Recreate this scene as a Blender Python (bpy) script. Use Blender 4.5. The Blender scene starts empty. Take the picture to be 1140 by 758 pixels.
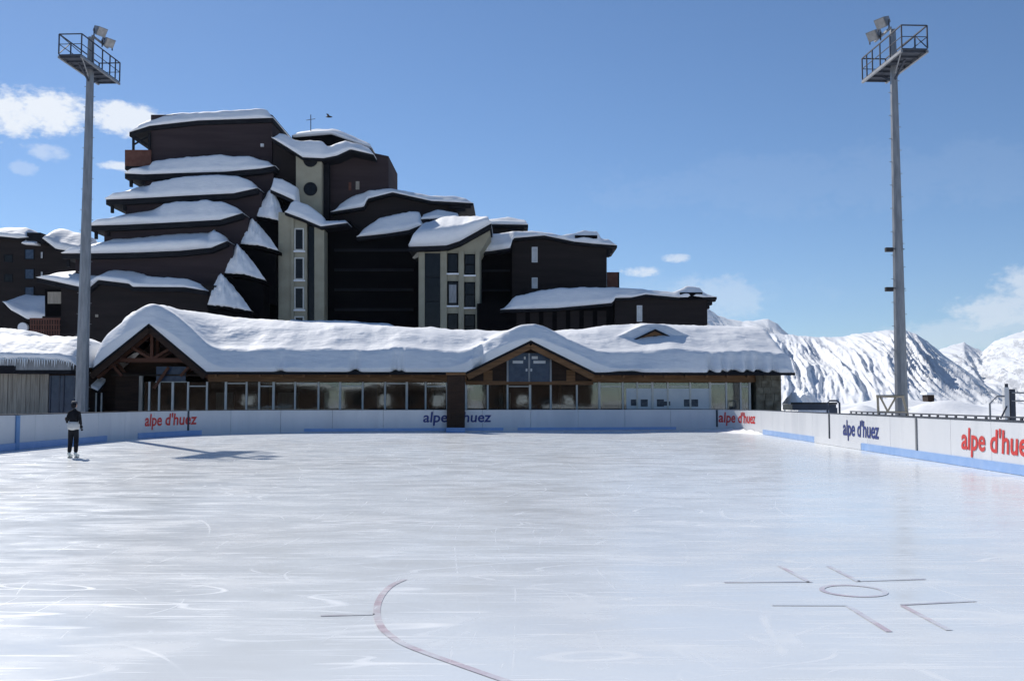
import bpy, math, random
from mathutils import Vector, noise, Matrix
random.seed(7)
C = bpy.context.scene.collection
S = bpy.context.scene
# ------------------------------------------------------------------ camera
F = 1108.0                      # focal length in photograph pixels (1140 wide)
HOR = 446.0                     # image row of the horizon
EYE = 1.7
PITCH = math.atan((HOR - 379.0) / F)
cam = bpy.data.cameras.new('camera'); cam_o = bpy.data.objects.new('camera', cam); C.objects.link(cam_o)
cam.sensor_width = 36.0; cam.lens = 36.0 * F / 1140.0
cam.clip_start = 0.2; cam.clip_end = 40000
cam_o.location = (0, 0, EYE); cam_o.rotation_euler = (math.pi / 2 + PITCH, 0, 0)
S.camera = cam_o
# ------------------------------------------------------------------ light
SUN_EL = math.radians(38.5)
SUN_AZ = math.radians(-33.0)    # measured from +Y, negative = to the left of the view
sun_dir = Vector((math.sin(SUN_AZ) * math.cos(SUN_EL), math.cos(SUN_AZ) * math.cos(SUN_EL), math.sin(SUN_EL)))
sl = bpy.data.lights.new('sun', 'SUN'); sl.energy = 5.0; sl.angle = math.radians(0.5); sl.color = (1.0, 0.95, 0.88)
so = bpy.data.objects.new('sun', sl); C.objects.link(so)
so.rotation_euler = (-sun_dir).to_track_quat('-Z', 'Y').to_euler(); so.location = sun_dir * 300
w = bpy.data.worlds.new('World'); S.world = w; w.use_nodes = True
wn = w.node_tree.nodes; wl = w.node_tree.links
bg = wn['Background']; bg.inputs['Strength'].default_value = 0.1
sky = wn.new('ShaderNodeTexSky'); sky.sky_type = 'NISHITA'; sky.sun_disc = False
sky.sun_elevation = SUN_EL; sky.sun_rotation = SUN_AZ
sky.altitude = 2000; sky.air_density = 1.0; sky.dust_density = 0.35; sky.ozone_density = 5.0
S.view_settings.view_transform = 'Standard'; S.view_settings.look = 'None'
S.view_settings.exposure = 0.06; S.view_settings.gamma = 1.0
S.cycles.max_bounces = 6; S.cycles.transparent_max_bounces = 12


def at(px, py, Y):
    """world point seen at photograph pixel (px, py) at depth Y"""
    u = (px - 570.0) / F; v = (379.0 - py) / F
    sp, cp = math.sin(PITCH), math.cos(PITCH)
    t = Y / (cp - v * sp)
    return Vector((u * t, Y, EYE + (sp + v * cp) * t))


def gx(px, Y, z=0.0):
    return at(px, HOR, Y).x


# clouds: soft banks at fixed bearings in the sky
def wm(op, a, b=None, c=None):
    n = wn.new('ShaderNodeMath'); n.operation = op
    for i, q in enumerate((a, b, c)):
        if q is None: continue
        if isinstance(q, (int, float)): n.inputs[i].default_value = q
        else: wl.new(q, n.inputs[i])
    return n.outputs[0]


tc = wn.new('ShaderNodeTexCoord'); sx = wn.new('ShaderNodeSeparateXYZ'); wl.new(tc.outputs['Generated'], sx.inputs[0])
az = wm('ARCTAN2', sx.outputs[0], sx.outputs[1]); el = wm('ARCSINE', sx.outputs[2])
cmap = wn.new('ShaderNodeMapping'); cmap.inputs['Scale'].default_value = (1, 1, 1.7); wl.new(tc.outputs['Generated'], cmap.inputs[0])
def wnoise(scale, detail, rough):
    n = wn.new('ShaderNodeTexNoise'); n.inputs['Scale'].default_value = scale
    n.inputs['Detail'].default_value = detail; n.inputs['Roughness'].default_value = rough
    wl.new(cmap.outputs[0], n.inputs['Vector']); return n.outputs['Fac']
cn = wm('ADD', wm('MULTIPLY', wnoise(24, 8, 0.62), .68), wm('MULTIPLY', wnoise(120, 6, .6), .32))
mask = None
for (px, py, rx, ry, amp) in ((25, 124, 85, 25, .95), (125, 133, 75, 17, .9), (-110, 118, 110, 34, .95), (58, 170, 26, 9, .4), (24, 186, 14, 8, .25), (128, 185, 20, 6, .8),
                              (714, 302, 26, 7, .7), (752, 287, 20, 6, .6), (1120, 345, 62, 22, .6), (1200, 330, 90, 40, .6), (1128, 366, 75, 32, .35),
                              (790, 335, 60, 30, .3), (1065, 372, 70, 20, .35), (-420, 90, 200, 40, .9), (1900, 250, 220, 50, .8), (960, 200, 330, 40, .04), (640, 330, 260, 24, .08)):
    d = at(px, py, 100.0) - Vector((0, 0, EYE)); d.normalize()
    a0 = math.atan2(d.x, d.y); e0 = math.asin(d.z)
    q1 = wm('POWER', wm('ABSOLUTE', wm('DIVIDE', wm('SUBTRACT', az, a0), rx / F)), 2.0)
    q2 = wm('POWER', wm('ABSOLUTE', wm('DIVIDE', wm('SUBTRACT', el, e0), ry / F)), 2.0)
    g = wm('SUBTRACT', 1.0, wm('ADD', q1, q2))
    g = wm('ADD', g, wm('MULTIPLY', wm('SUBTRACT', cn, 0.49), 4.6))
    mr = wn.new('ShaderNodeMapRange'); mr.interpolation_type = 'SMOOTHSTEP'
    wl.new(g, mr.inputs['Value']); mr.inputs['From Min'].default_value = -0.05; mr.inputs['From Max'].default_value = 0.95
    mr.inputs['To Max'].default_value = amp
    mask = mr.outputs[0] if mask is None else wm('MAXIMUM', mask, mr.outputs[0])
mixc = wn.new('ShaderNodeMix'); mixc.data_type = 'RGBA'
wl.new(mask, mixc.inputs['Factor']); hs = wn.new('ShaderNodeHueSaturation'); hs.inputs['Saturation'].default_value = 1.06; wl.new(sky.outputs[0], hs.inputs['Color']); wl.new(hs.outputs[0], mixc.inputs['A']); mixc.inputs['B'].default_value = (8.6, 9.0, 9.6, 1)
wl.new(mixc.outputs['Result'], bg.inputs['Color'])

# ------------------------------------------------------------------ materials
def mat(name, col, rough=0.7, spec=0.3, col2=None, scale=4.0, stretch=(1, 1, 1), bump=0.0, bscale=None, metal=0.0, detail=5, lo=0.35, hi=0.65):
    m = bpy.data.materials.new(name); m.use_nodes = True
    n = m.node_tree.nodes; l = m.node_tree.links; b = n['Principled BSDF']
    b.inputs['Base Color'].default_value = (*col, 1); b.inputs['Roughness'].default_value = rough
    b.inputs['Specular IOR Level'].default_value = spec; b.inputs['Metallic'].default_value = metal
    if col2 or bump:
        t = n.new('ShaderNodeTexCoord'); mp = n.new('ShaderNodeMapping'); mp.inputs['Scale'].default_value = stretch
        l.new(t.outputs['Object'], mp.inputs[0])
    if col2:
        z = n.new('ShaderNodeTexNoise'); z.inputs['Scale'].default_value = scale; z.inputs['Detail'].default_value = detail
        l.new(mp.outputs[0], z.inputs['Vector'])
        r = n.new('ShaderNodeValToRGB'); r.color_ramp.elements[0].color = (*col, 1); r.color_ramp.elements[1].color = (*col2, 1)
        r.color_ramp.elements[0].position = lo; r.color_ramp.elements[1].position = hi
        l.new(z.outputs['Fac'], r.inputs[0]); l.new(r.outputs[0], b.inputs['Base Color'])
    if bump:
        z2 = n.new('ShaderNodeTexNoise'); z2.inputs['Scale'].default_value = bscale or scale * 3; z2.inputs['Detail'].default_value = 6
        l.new(mp.outputs[0], z2.inputs['Vector'])
        bp = n.new('ShaderNodeBump'); bp.inputs['Strength'].default_value = bump; bp.inputs['Distance'].default_value = 0.1
        l.new(z2.outputs['Fac'], bp.inputs['Height']); l.new(bp.outputs[0], b.inputs['Normal'])
    return m


M = {}
M['snow'] = mat('snow', (.82, .835, .855), .65, .2, (.87, .88, .89), 1.5, (.8, .8, 2.6), bump=.55, bscale=2.0)
M['snow_far'] = mat('snow_far', (.80, .82, .85), .7, .2, (.86, .87, .89), .05, bump=.6, bscale=.15)
M['board'] = mat('board_white', (.62, .635, .66), .4, .35, (.67, .68, .70), 1.2, (1, 1, .3), bump=.03, bscale=6)
M['kick'] = mat('kick_blue', (.23, .38, .66), .4, .4, (.29, .44, .71), 2.0)
M['post_blue'] = mat('post_blue', (.12, .26, .50), .5, .4, (.16, .30, .55), 2.0)
M['red'] = mat('letter_red', (.62, .035, .03), .45, .4, (.55, .05, .045), 3)
M['blue'] = mat('letter_blue', (.015, .03, .16), .45, .4, (.02, .04, .2), 3)
M['dark_metal'] = mat('dark_metal', (.035, .042, .06), .65, .3, (.055, .065, .085), 5)
M['steel'] = mat('galvanised_steel', (.20, .21, .225), .5, .4, (.28, .29, .305), 3, (2, 2, .4), metal=.55, bump=.05)
M['black'] = mat('black_trim', (.02, .02, .022), .6, .3, (.03, .028, .028), 4)
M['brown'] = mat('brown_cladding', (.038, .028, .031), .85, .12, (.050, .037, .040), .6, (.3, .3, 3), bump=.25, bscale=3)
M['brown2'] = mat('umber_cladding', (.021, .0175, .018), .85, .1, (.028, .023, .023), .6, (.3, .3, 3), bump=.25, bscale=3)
M['shade_and_trim'] = mat('black_shade_and_trim', (.0035, .0035, .0045), .9, .04, (.0055, .005, .006), .7, (.4, .4, 3), bump=.2, bscale=3)  # shade of the unlit walls painted in as near-black; also dark trim and boxes
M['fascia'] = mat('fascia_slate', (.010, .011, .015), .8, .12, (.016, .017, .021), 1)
M['cream'] = mat('cream_render', (.30, .28, .21), .85, .2, (.35, .33, .25), .8, bump=.1, bscale=6)
M['frame'] = mat('white_frame', (.55, .57, .58), .5, .4, (.62, .63, .64), 3)
M['mull'] = mat('mullion', (.52, .52, .48), .5, .4, (.60, .60, .56), 3)
M['wood'] = mat('chalet_wood', (.13, .065, .028), .7, .3, (.22, .115, .05), 2, (.5, .5, 6), bump=.2, bscale=8)
M['wood_dark'] = mat('dark_wood', (.024, .014, .010), .75, .25, (.042, .023, .015), 2, (.5, .5, 4), bump=.2, bscale=8)
M['wood_red'] = mat('red_brown_wood', (.085, .032, .018), .7, .3, (.11, .045, .025), 2, (.5, .5, 4), bump=.2, bscale=8)
M['plank'] = mat('grey_plank', (.25, .225, .19), .85, .2, (.36, .33, .28), 3, (3, 3, .3), bump=.3, bscale=9)
M['stone'] = mat('stone', (.10, .085, .06), .9, .2, (.22, .20, .15), 2.2, bump=.6, bscale=4)
M['interior'] = mat('interior', (.03, .025, .02), .9, .1, (.06, .045, .035), 1.5)
M['panel'] = mat('display_panel', (.55, .60, .63), .6, .3, (.62, .66, .68), 2)
M['poster'] = mat('poster', (.03, .04, .06), .5, .3, (.10, .12, .14), 6)
M['winblue'] = mat('blue_window', (.03, .05, .09), .2, .35, (.05, .075, .12), 3)
M['winglass'] = mat('dark_window', (.006, .007, .009), .2, .22, (.012, .013, .016), 1.2)
M['winlight'] = mat('pale_window', (.42, .44, .46), .25, .5, (.55, .57, .58), 2)
M['balcony'] = mat('balcony_timber', (.10, .042, .032), .8, .2, (.13, .06, .045), 2)
M['rust'] = mat('tan_pipe', (.30, .26, .19), .6, .4, (.38, .34, .27), 4)
M['rock'] = M['stone']
M['navy'] = mat('navy_paint', (.02, .03, .055), .4, .5, (.03, .045, .08), 2)
M['cloth_black'] = mat('black_cloth', (.010, .010, .013), .9, .2, (.02, .02, .024), 8)
M['cloth_white'] = mat('white_cloth', (.60, .58, .55), .9, .2, (.72, .70, .66), 8)
M['skin'] = mat('skin', (.45, .27, .2), .6, .3, (.5, .3, .22), 8)
M['skate'] = mat('skate_boot', (.62, .66, .62), .4, .5, (.72, .74, .7), 8)
M['lens'] = mat('lamp_glass', (.26, .25, .24), .2, .5, (.36, .35, .34), 4)
M['icicle'] = mat('icicle', (.62, .68, .74), .15, .6, (.7, .76, .8), 4)


def scuff(m, col):
    n = m.node_tree.nodes; l = m.node_tree.links; b = n['Principled BSDF']; src = b.inputs['Base Color'].links[0].from_socket
    t = n.new('ShaderNodeTexCoord'); last = src
    for sc, st, lo, amt in ((3.2, (1, 1, 2.2), .66, .30), (9.0, (.35, .35, 3), .66, .35), (.5, (1, 1, .2), .55, .10)):
        mp = n.new('ShaderNodeMapping'); mp.inputs['Scale'].default_value = st; l.new(t.outputs['Object'], mp.inputs[0])
        z = n.new('ShaderNodeTexNoise'); z.inputs['Scale'].default_value = sc; z.inputs['Detail'].default_value = 7; z.inputs['Roughness'].default_value = .6; l.new(mp.outputs[0], z.inputs['Vector'])
        r = n.new('ShaderNodeMapRange'); r.inputs['From Min'].default_value = lo; r.inputs['From Max'].default_value = lo + .08; r.inputs['To Max'].default_value = amt; l.new(z.outputs['Fac'], r.inputs['Value'])
        x = n.new('ShaderNodeMix'); x.data_type = 'RGBA'; l.new(r.outputs[0], x.inputs['Factor']); l.new(last, x.inputs['A']); x.inputs['B'].default_value = (*col, 1); last = x.outputs['Result']
    l.new(last, b.inputs['Base Color'])


scuff(M['board'], (.18, .19, .22)); scuff(M['kick'], (.55, .58, .62))


def glass_mat():
    m = bpy.data.materials.new('window_glass'); m.use_nodes = True
    n = m.node_tree.nodes; l = m.node_tree.links; n.remove(n['Principled BSDF'])
    out = n['Material Output']; tr = n.new('ShaderNodeBsdfTransparent'); tr.inputs[0].default_value = (.72, .80, .80, 1)
    gl = n.new('ShaderNodeBsdfGlossy'); gl.inputs['Roughness'].default_value = .04
    z = n.new('ShaderNodeTexNoise'); z.inputs['Scale'].default_value = 1.3
    t = n.new('ShaderNodeTexCoord'); l.new(t.outputs['Object'], z.inputs['Vector'])
    bp = n.new('ShaderNodeBump'); bp.inputs['Strength'].default_value = .035; bp.inputs['Distance'].default_value = .05
    l.new(z.outputs['Fac'], bp.inputs['Height']); l.new(bp.outputs[0], gl.inputs['Normal'])
    fr = n.new('ShaderNodeFresnel'); fr.inputs['IOR'].default_value = 2.0
    mx = n.new('ShaderNodeMixShader'); l.new(fr.outputs[0], mx.inputs[0]); l.new(tr.outputs[0], mx.inputs[1]); l.new(gl.outputs[0], mx.inputs[2])
    l.new(mx.outputs[0], out.inputs[0]); return m


M['glass'] = glass_mat()


def ice_nodes(m, paint=None):
    """white rink ice: cloudy patches, skate scratches, a wet gloss; paint = colour of a worn line frozen into it"""
    m.use_nodes = True; n = m.node_tree.nodes; l = m.node_tree.links; b = n['Principled BSDF']
    t = n.new('ShaderNodeTexCoord')
    def nz(scale, detail, rough, st=(1, 1, 1), rot=0, dist=0.0):
        mp = n.new('ShaderNodeMapping'); mp.inputs['Scale'].default_value = st; mp.inputs['Rotation'].default_value = (0, 0, rot)
        l.new(t.outputs['Object'], mp.inputs[0])
        z = n.new('ShaderNodeTexNoise'); z.inputs['Scale'].default_value = scale; z.inputs['Detail'].default_value = detail
        z.inputs['Roughness'].default_value = rough; z.inputs['Distortion'].default_value = dist
        l.new(mp.outputs[0], z.inputs['Vector']); return z.outputs['Fac']
    def mth(op, a, b_=None):
        q = n.new('ShaderNodeMath'); q.operation = op
        for i, v in enumerate((a, b_)):
            if v is None: continue
            if isinstance(v, (int, float)): q.inputs[i].default_value = v
            else: l.new(v, q.inputs[i])
        return q.outputs[0]
    def mrange(v, a, b_, c=0.0, d=1.0):
        q = n.new('ShaderNodeMapRange'); q.interpolation_type = 'SMOOTHSTEP'
        l.new(v, q.inputs['Value'])
        for k, x in zip(('From Min', 'From Max', 'To Min', 'To Max'), (a, b_, c, d)): q.inputs[k].default_value = x
        return q.outputs[0]
    def mixc(f, a, c):
        q = n.new('ShaderNodeMix'); q.data_type = 'RGBA'; l.new(f, q.inputs['Factor'])
        for k, v in (('A', a), ('B', c)):
            if isinstance(v, tuple): q.inputs[k].default_value = (*v, 1)
            else: l.new(v, q.inputs[k])
        return q.outputs['Result']
    big = nz(.16, 4, .55, (1, .6, 1))
    mid = nz(1.1, 6, .6, (.7, 1.5, 1), .3)
    base = mixc(mrange(big, .35, .65), ICE_A, ICE_B)
    base = mixc(mrange(mid, .5, .75, 0, .5), base, ICE_C)
    # skate tracks: thin contour lines of smooth warped noise, in several directions, broken up by a second noise
    tr = None
    for (sc, st, rot, wdt, amp, brk) in ((.30, (1, .22, 1), .5, .0028, .5, .47), (.28, (.25, 1, 1), -.35, .0026, .6, .5), (.45, (.2, 1, 1), .9, .0036, .5, .48),
                                         (.20, (.5, 1, 1), .15, .0016, .4, .45), (.9, (.16, 1, 1), -.8, .005, .5, .5)):
        v = nz(sc, 1.0, .4, st, rot, .25)
        line = mrange(mth('ABSOLUTE', mth('SUBTRACT', v, .5)), 0.0, wdt, amp, 0.0)
        line2 = mrange(mth('ABSOLUTE', mth('SUBTRACT', v, .41)), 0.0, wdt * .8, amp * .8, 0.0)
        line3 = mrange(mth('ABSOLUTE', mth('SUBTRACT', v, .585)), 0.0, wdt * .8, amp * .8, 0.0)
        line = mth('MAXIMUM', mth('MAXIMUM', line, line2), line3)
        line = mth('MULTIPLY', line, mrange(nz(.7, 3, .6, (1, 1, 1), rot + 1), brk - .02, brk + .3))
        tr = line if tr is None else mth('MAXIMUM', tr, line)
    # bundles of many near-parallel fine cuts
    for (sc, st, rot, N_, wdt, amp, brk) in ((.42, (.30, 1, 1), .28, 26, .09, .5, .44), (.5, (.22, 1, 1), -.12, 22, .08, .42, .48), (.36, (1, .4, 1), .75, 24, .07, .36, .48), (.7, (.18, 1, 1), .1, 20, .11, .5, .46)):
        v = mth('PINGPONG', mth('MULTIPLY', nz(sc, 2.2, .45, st, rot, .3), N_), 1.0)
        line = mrange(v, 0.0, wdt, amp, 0.0)
        line = mth('MULTIPLY', line, mrange(nz(.45, 5, .7, (.5, 1, 1), rot + 2), brk, brk + .2))
        tr = mth('MAXIMUM', tr, line)
    # short straight cuts lying every way
    for (sc, st, rot, lo_, amp) in ((11, (.045, 1, 1), .22, .64, .55), (9, (.05, 1, 1), -.45, .65, .5), (12, (.05, 1, 1), 1.0, .66, .5), (8, (.04, 1, 1), .55, .65, .5), (14, (.06, 1, 1), 1.7, .67, .4)):
        v = mrange(nz(sc, 2, .5, st, rot, .05), lo_, lo_ + .05, 0, amp)
        tr = mth('MAXIMUM', tr, mth('MULTIPLY', v, mrange(nz(.35, 4, .7, (.6, 1, 1), rot * 2), .40, .62, .15, 1)))
    fine = mrange(nz(9, 4, .7, (.12, 1.4, 1), .2), .58, .75, 0, .38)
    tr = mth('MAXIMUM', tr, mth('MULTIPLY', fine, mrange(big, .4, .6)))
    if paint:
        wear = mrange(nz(2.2, 5, .65), .36, .62, .50, .10)
        base = mixc(wear, base, paint)
    colr = mixc(mth('MULTIPLY', tr, .5 if not paint else .3), base, (.93, .94, .95))
    l.new(colr, b.inputs['Base Color'])
    rg = mth('ADD', mrange(mid, .3, .7, .16, .30), mth('MULTIPLY', tr, .40))
    l.new(rg, b.inputs['Roughness']); b.inputs['Specular IOR Level'].default_value = .32
    bp = n.new('ShaderNodeBump'); bp.inputs['Strength'].default_value = .10; bp.inputs['Distance'].default_value = .012
    l.new(mth('ADD', nz(2.2, 5, .6, (.6, 1, 1), .2), mth('MULTIPLY', tr, .4)), bp.inputs['Height']); l.new(bp.outputs[0], b.inputs['Normal'])
    return m


ICE_A, ICE_B, ICE_C = (.725, .77, .80), (.66, .68, .685), (.76, .78, .785)
M['ice'] = ice_nodes(bpy.data.materials.new('rink_ice'))
M['line_red'] = ice_nodes(bpy.data.materials.new('worn_red_line'), (.40, .16, .20))
M['line_dark'] = ice_nodes(bpy.data.materials.new('worn_grey_line'), (.27, .19, .24))


# ------------------------------------------------------------------ mesh helpers
def root_of(o):
    while o.parent: o = o.parent
    return o


class MB:
    def __init__(s): s.v = []; s.f = []
    def poly(s, pts, faces):
        k = len(s.v); s.v += [tuple(p) for p in pts]; s.f += [tuple(i + k for i in f) for f in faces]; return s
    def box(s, lo, hi):
        (a, b, c), (d, e, f) = lo, hi
        return s.poly([(a, b, c), (d, b, c), (d, e, c), (a, e, c), (a, b, f), (d, b, f), (d, e, f), (a, e, f)],
                      [(0, 3, 2, 1), (4, 5, 6, 7), (0, 1, 5, 4), (1, 2, 6, 5), (2, 3, 7, 6), (3, 0, 4, 7)])
    def extrude(s, pts, vec):
        n = len(pts); vec = Vector(vec); a = [Vector(p) for p in pts]
        return s.poly(a + [p + vec for p in a], [tuple(range(n))[::-1], tuple(range(n, 2 * n))] + [(i, (i + 1) % n, n + (i + 1) % n, n + i) for i in range(n)])
    def tube(s, pts, r, n=6, cap=True):
        pts = [Vector(p) for p in pts]; rs = r if isinstance(r, (list, tuple)) else [r] * len(pts); k0 = len(s.v)
        for i, p in enumerate(pts):
            d = (pts[min(i + 1, len(pts) - 1)] - pts[max(i - 1, 0)]).normalized()
            up = Vector((0, 0, 1)) if abs(d.z) < .9 else Vector((1, 0, 0))
            a = d.cross(up).normalized(); b = d.cross(a)
            for j in range(n):
                q = 2 * math.pi * (j + .5) / n
                s.v.append(tuple(p + (a * math.cos(q) + b * math.sin(q)) * rs[i]))
        for i in range(len(pts) - 1):
            for j in range(n):
                a = k0 + i * n + j; b = k0 + i * n + (j + 1) % n
                s.f.append((a, b, b + n, a + n))
        if cap:
            s.f.append(tuple(range(k0, k0 + n))[::-1]); e = k0 + (len(pts) - 1) * n; s.f.append(tuple(range(e, e + n)))
        return s
    def bar(s, p, q, wd, ht):
        """rectangular bar from p to q"""
        p, q = Vector(p), Vector(q); d = (q - p).normalized()
        up = Vector((0, 0, 1)) if abs(d.z) < .95 else Vector((0, 1, 0))
        a = d.cross(up).normalized() * wd / 2; b = a.cross(d).normalized() * ht / 2
        return s.poly([p - a - b, p + a - b, p + a + b, p - a + b, q - a - b, q + a - b, q + a + b, q - a + b],
                      [(0, 3, 2, 1), (4, 5, 6, 7), (0, 1, 5, 4), (1, 2, 6, 5), (2, 3, 7, 6), (3, 0, 4, 7)])
    def grid(s, rows, closed=False):
        """rows of equal length -> quads"""
        k = len(s.v); n = len(rows[0])
        for r in rows: s.v += [tuple(p) for p in r]
        R = len(rows)
        for i in range(R if closed else R - 1):
            for j in range(n - 1):
                a = k + i * n + j; b = k + ((i + 1) % R) * n + j
                s.f.append((a, a + 1, b + 1, b))
        return s
    def build(s, name, m, parent=None, smooth=False, kind=None):
        import bmesh
        me = bpy.data.meshes.new(name)
        off = root_of(parent).location if parent else Vector((0, 0, 0))
        me.from_pydata([tuple(Vector(p) - off) for p in s.v], [], s.f); me.validate()
        bm = bmesh.new(); bm.from_mesh(me); bmesh.ops.recalc_face_normals(bm, faces=bm.faces); bm.to_mesh(me); bm.free()
        if smooth: me.polygons.foreach_set('use_smooth', [True] * len(me.polygons))
        me.materials.append(m); o = bpy.data.objects.new(name, me); C.objects.link(o)
        if parent: o.parent = parent
        if kind: o['kind'] = kind
        return o


def inst(mesh, name, loc, parent, rot=0.0, scale=(1, 1, 1)):
    o = bpy.data.objects.new(name, mesh); C.objects.link(o); o.parent = parent
    o.location = Vector(loc) - root_of(parent).location; o.rotation_euler = (0, 0, rot); o.scale = scale
    return o


def thing(name, loc, label, cat, group=None):
    o = bpy.data.objects.new(name, None); C.objects.link(o); o.location = loc; o.empty_display_size = .3
    o['label'] = label; o['category'] = cat
    if group: o['group'] = group
    return o


def tag(o, label, cat, group=None):
    o['label'] = label; o['category'] = cat
    if group: o['group'] = group
    return o


def lerp_list(pts, x):
    if x <= pts[0][0]: return pts[0][1]
    for (a, b), (c, d) in zip(pts, pts[1:]):
        if x <= c: return b + (d - b) * (x - a) / (c - a)
    return pts[-1][1]


def sstep(a, b, x):
    t = max(0.0, min(1.0, (x - a) / (b - a))); return t * t * (3 - 2 * t)


def smax(a, b, k):
    h = max(k - abs(a - b), 0.0) / k; return max(a, b) + h * h * k * .25


def nz(x, y, z=0.0): return noise.noise(Vector((x, y, z)))
def fbm(x, y, z=0.0, o=4): return noise.fractal(Vector((x, y, z)), 1.0, 2.0, o)


# ------------------------------------------------------------------ rink outline
def bez(a, b, c, n):
    return [((1 - t) ** 2 * a[0] + 2 * t * (1 - t) * b[0] + t * t * c[0], (1 - t) ** 2 * a[1] + 2 * t * (1 - t) * b[1] + t * t * c[1]) for t in [i / n for i in range(n + 1)]]


P_ = [(-17.9, 2.0), (-17.4, 22.0)] + bez((-17.0, 42.0), (-16.9, 51.9), (-10.5, 53.0), 24) + bez((8.6, 56.4), (12.86, 57.2), (12.70, 50.0), 20) + [(11.58, 22.0), (10.78, 2.0)]
PL = [0.0]
for (a, b), (c, d) in zip(P_, P_[1:]): PL.append(PL[-1] + math.hypot(c - a, d - b))
LEN = PL[-1]


def path(s):
    """point and inward normal at arc length s along the boards (left near -> far -> right near)"""
    s = max(0.0, min(LEN - 1e-6, s))
    for i in range(len(PL) - 1):
        if s <= PL[i + 1]: break
    t = (s - PL[i]) / (PL[i + 1] - PL[i]); a = Vector(P_[i]); b = Vector(P_[i + 1]); d = (b - a).normalized()
    p = a.lerp(b, t); return p, Vector((d.y, -d.x))


def s_at_px(px):
    u = (px - 570.0) / F; best = None
    k = 0.0
    while k < LEN:
        p, _ = path(k); e = abs(p.x / p.y - u) if p.y > 6 else 9
        if best is None or e < best[0]: best = (e, k)
        k += .1
    return best[1]


# ------------------------------------------------------------------ setting: ground, ice, markings
g = MB()
xs = [-9000, -1500, -400, -120, -60, -30, -18.2, 0, 13.2, 30, 60, 120, 400, 1500, 9000]
ys = [-3000, -400, -60, -10, 2, 30, 58, 90, 130, 200, 400, 900]
rows = []
for y in ys:
    rows.append([Vector((x, y, -.03 - max(0, y - 300) * .1)) for x in xs])
g.grid(rows); g.build('snow_ground', M['snow_far'], kind='structure')
ice = MB()
pts = [Vector((x, y, 0)) for x, y in P_] + [Vector((10.5, -6, 0)), Vector((-17.9, -6, 0))]
ice.extrude([p - Vector((0, 0, .02)) for p in pts], (0, 0, .02)); ice.build('ice_rink', M['ice'], kind='structure')


def ice_pt(px, py):
    """point of the ice seen at a photograph pixel"""
    lo, hi = 2.0, 80.0
    for _ in range(50):
        md = (lo + hi) / 2
        if at(px, py, md).z > 0: lo = md
        else: hi = md
    return at(px, py, lo)


def mark(pts, wd, m, closed=False):
    n = len(pts); rows = [[], []]
    for i, p in enumerate(pts):
        a = pts[(i - 1) % n] if closed or i > 0 else pts[i]; b = pts[(i + 1) % n] if closed or i < n - 1 else pts[i]
        d = (b - a).normalized(); nn = Vector((-d.y, d.x, 0)) * wd / 2
        rows[0].append(Vector((p.x, p.y, .004)) + nn); rows[1].append(Vector((p.x, p.y, .004)) - nn)
    if closed: rows[0].append(rows[0][0]); rows[1].append(rows[1][0])
    return MB().grid(rows).build('ice_marking', m, kind='structure')


spot = ice_pt(950, 657.5)
ring = [spot + Vector((math.cos(t) * .27, math.sin(t) * .27, 0)) for t in [2 * math.pi * i / 40 for i in range(40)]]
mark(ring, .05, M['line_red'], True)
for a, b, c in (((806, 648.2), (901, 647.6), (868, 630)), ((1030, 644.6), (955, 646.8), (922, 630)), ((859, 673.6), (943, 673.8), (990, 703.2)), ((1086, 669), (1003, 673.2), (1057, 701.5))):
    mark([ice_pt(*a), ice_pt(*b)], .045, M['line_dark']); mark([ice_pt(*b) + Vector((0, -.03, 0)), ice_pt(*c)], .05, M['line_red'])
arc = [(450, 645), (437, 651), (427, 660), (421, 671), (419.5, 683), (424, 697), (434, 707), (450, 717), (472, 726), (500, 736), (540, 750), (575, 762), (640, 785)]
ap = []
A_ = [ice_pt(*q) for q in arc]
for i in range(len(A_) - 1):
    p0, p1, p2, p3 = A_[max(i - 1, 0)], A_[i], A_[i + 1], A_[min(i + 2, len(A_) - 1)]
    for k in range(5):
        t = k / 5; ap.append(.5 * ((2 * p1) + (p2 - p0) * t + (2 * p0 - 5 * p1 + 4 * p2 - p3) * t * t + (3 * p1 - p0 - 3 * p2 + p3) * t ** 3))
mark(ap, .06, M['line_red'])
mark([ice_pt(357, 685.5), ice_pt(417, 683.8)], .045, M['line_dark'])

# ------------------------------------------------------------------ rink boards
BH = 1.2
bar = thing('rink_barrier', (0, 56, 0), 'long white boards with blue kick strips and town lettering around the ice rink', 'rink boards')


def strip(s0, s1, z0, z1, off0, off1, name, m, n=None):
    """a slab following the boards between arc lengths; off = distance towards the ice"""
    n = n or max(1, int((s1 - s0) / .18)); r = [[], [], [], []]
    for i in range(n + 1):
        p, q = path(s0 + (s1 - s0) * i / n)
        a = p + q * off0; b = p + q * off1
        r[0].append(Vector((a.x, a.y, z0))); r[1].append(Vector((b.x, b.y, z0))); r[2].append(Vector((b.x, b.y, z1))); r[3].append(Vector((a.x, a.y, z1)))
    k = MB().grid(r, closed=True); N = n + 1
    k.f += [(0, N, 2 * N, 3 * N), (n, 3 * N + n, 2 * N + n, N + n)]
    return k.build(name, m, bar)


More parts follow.
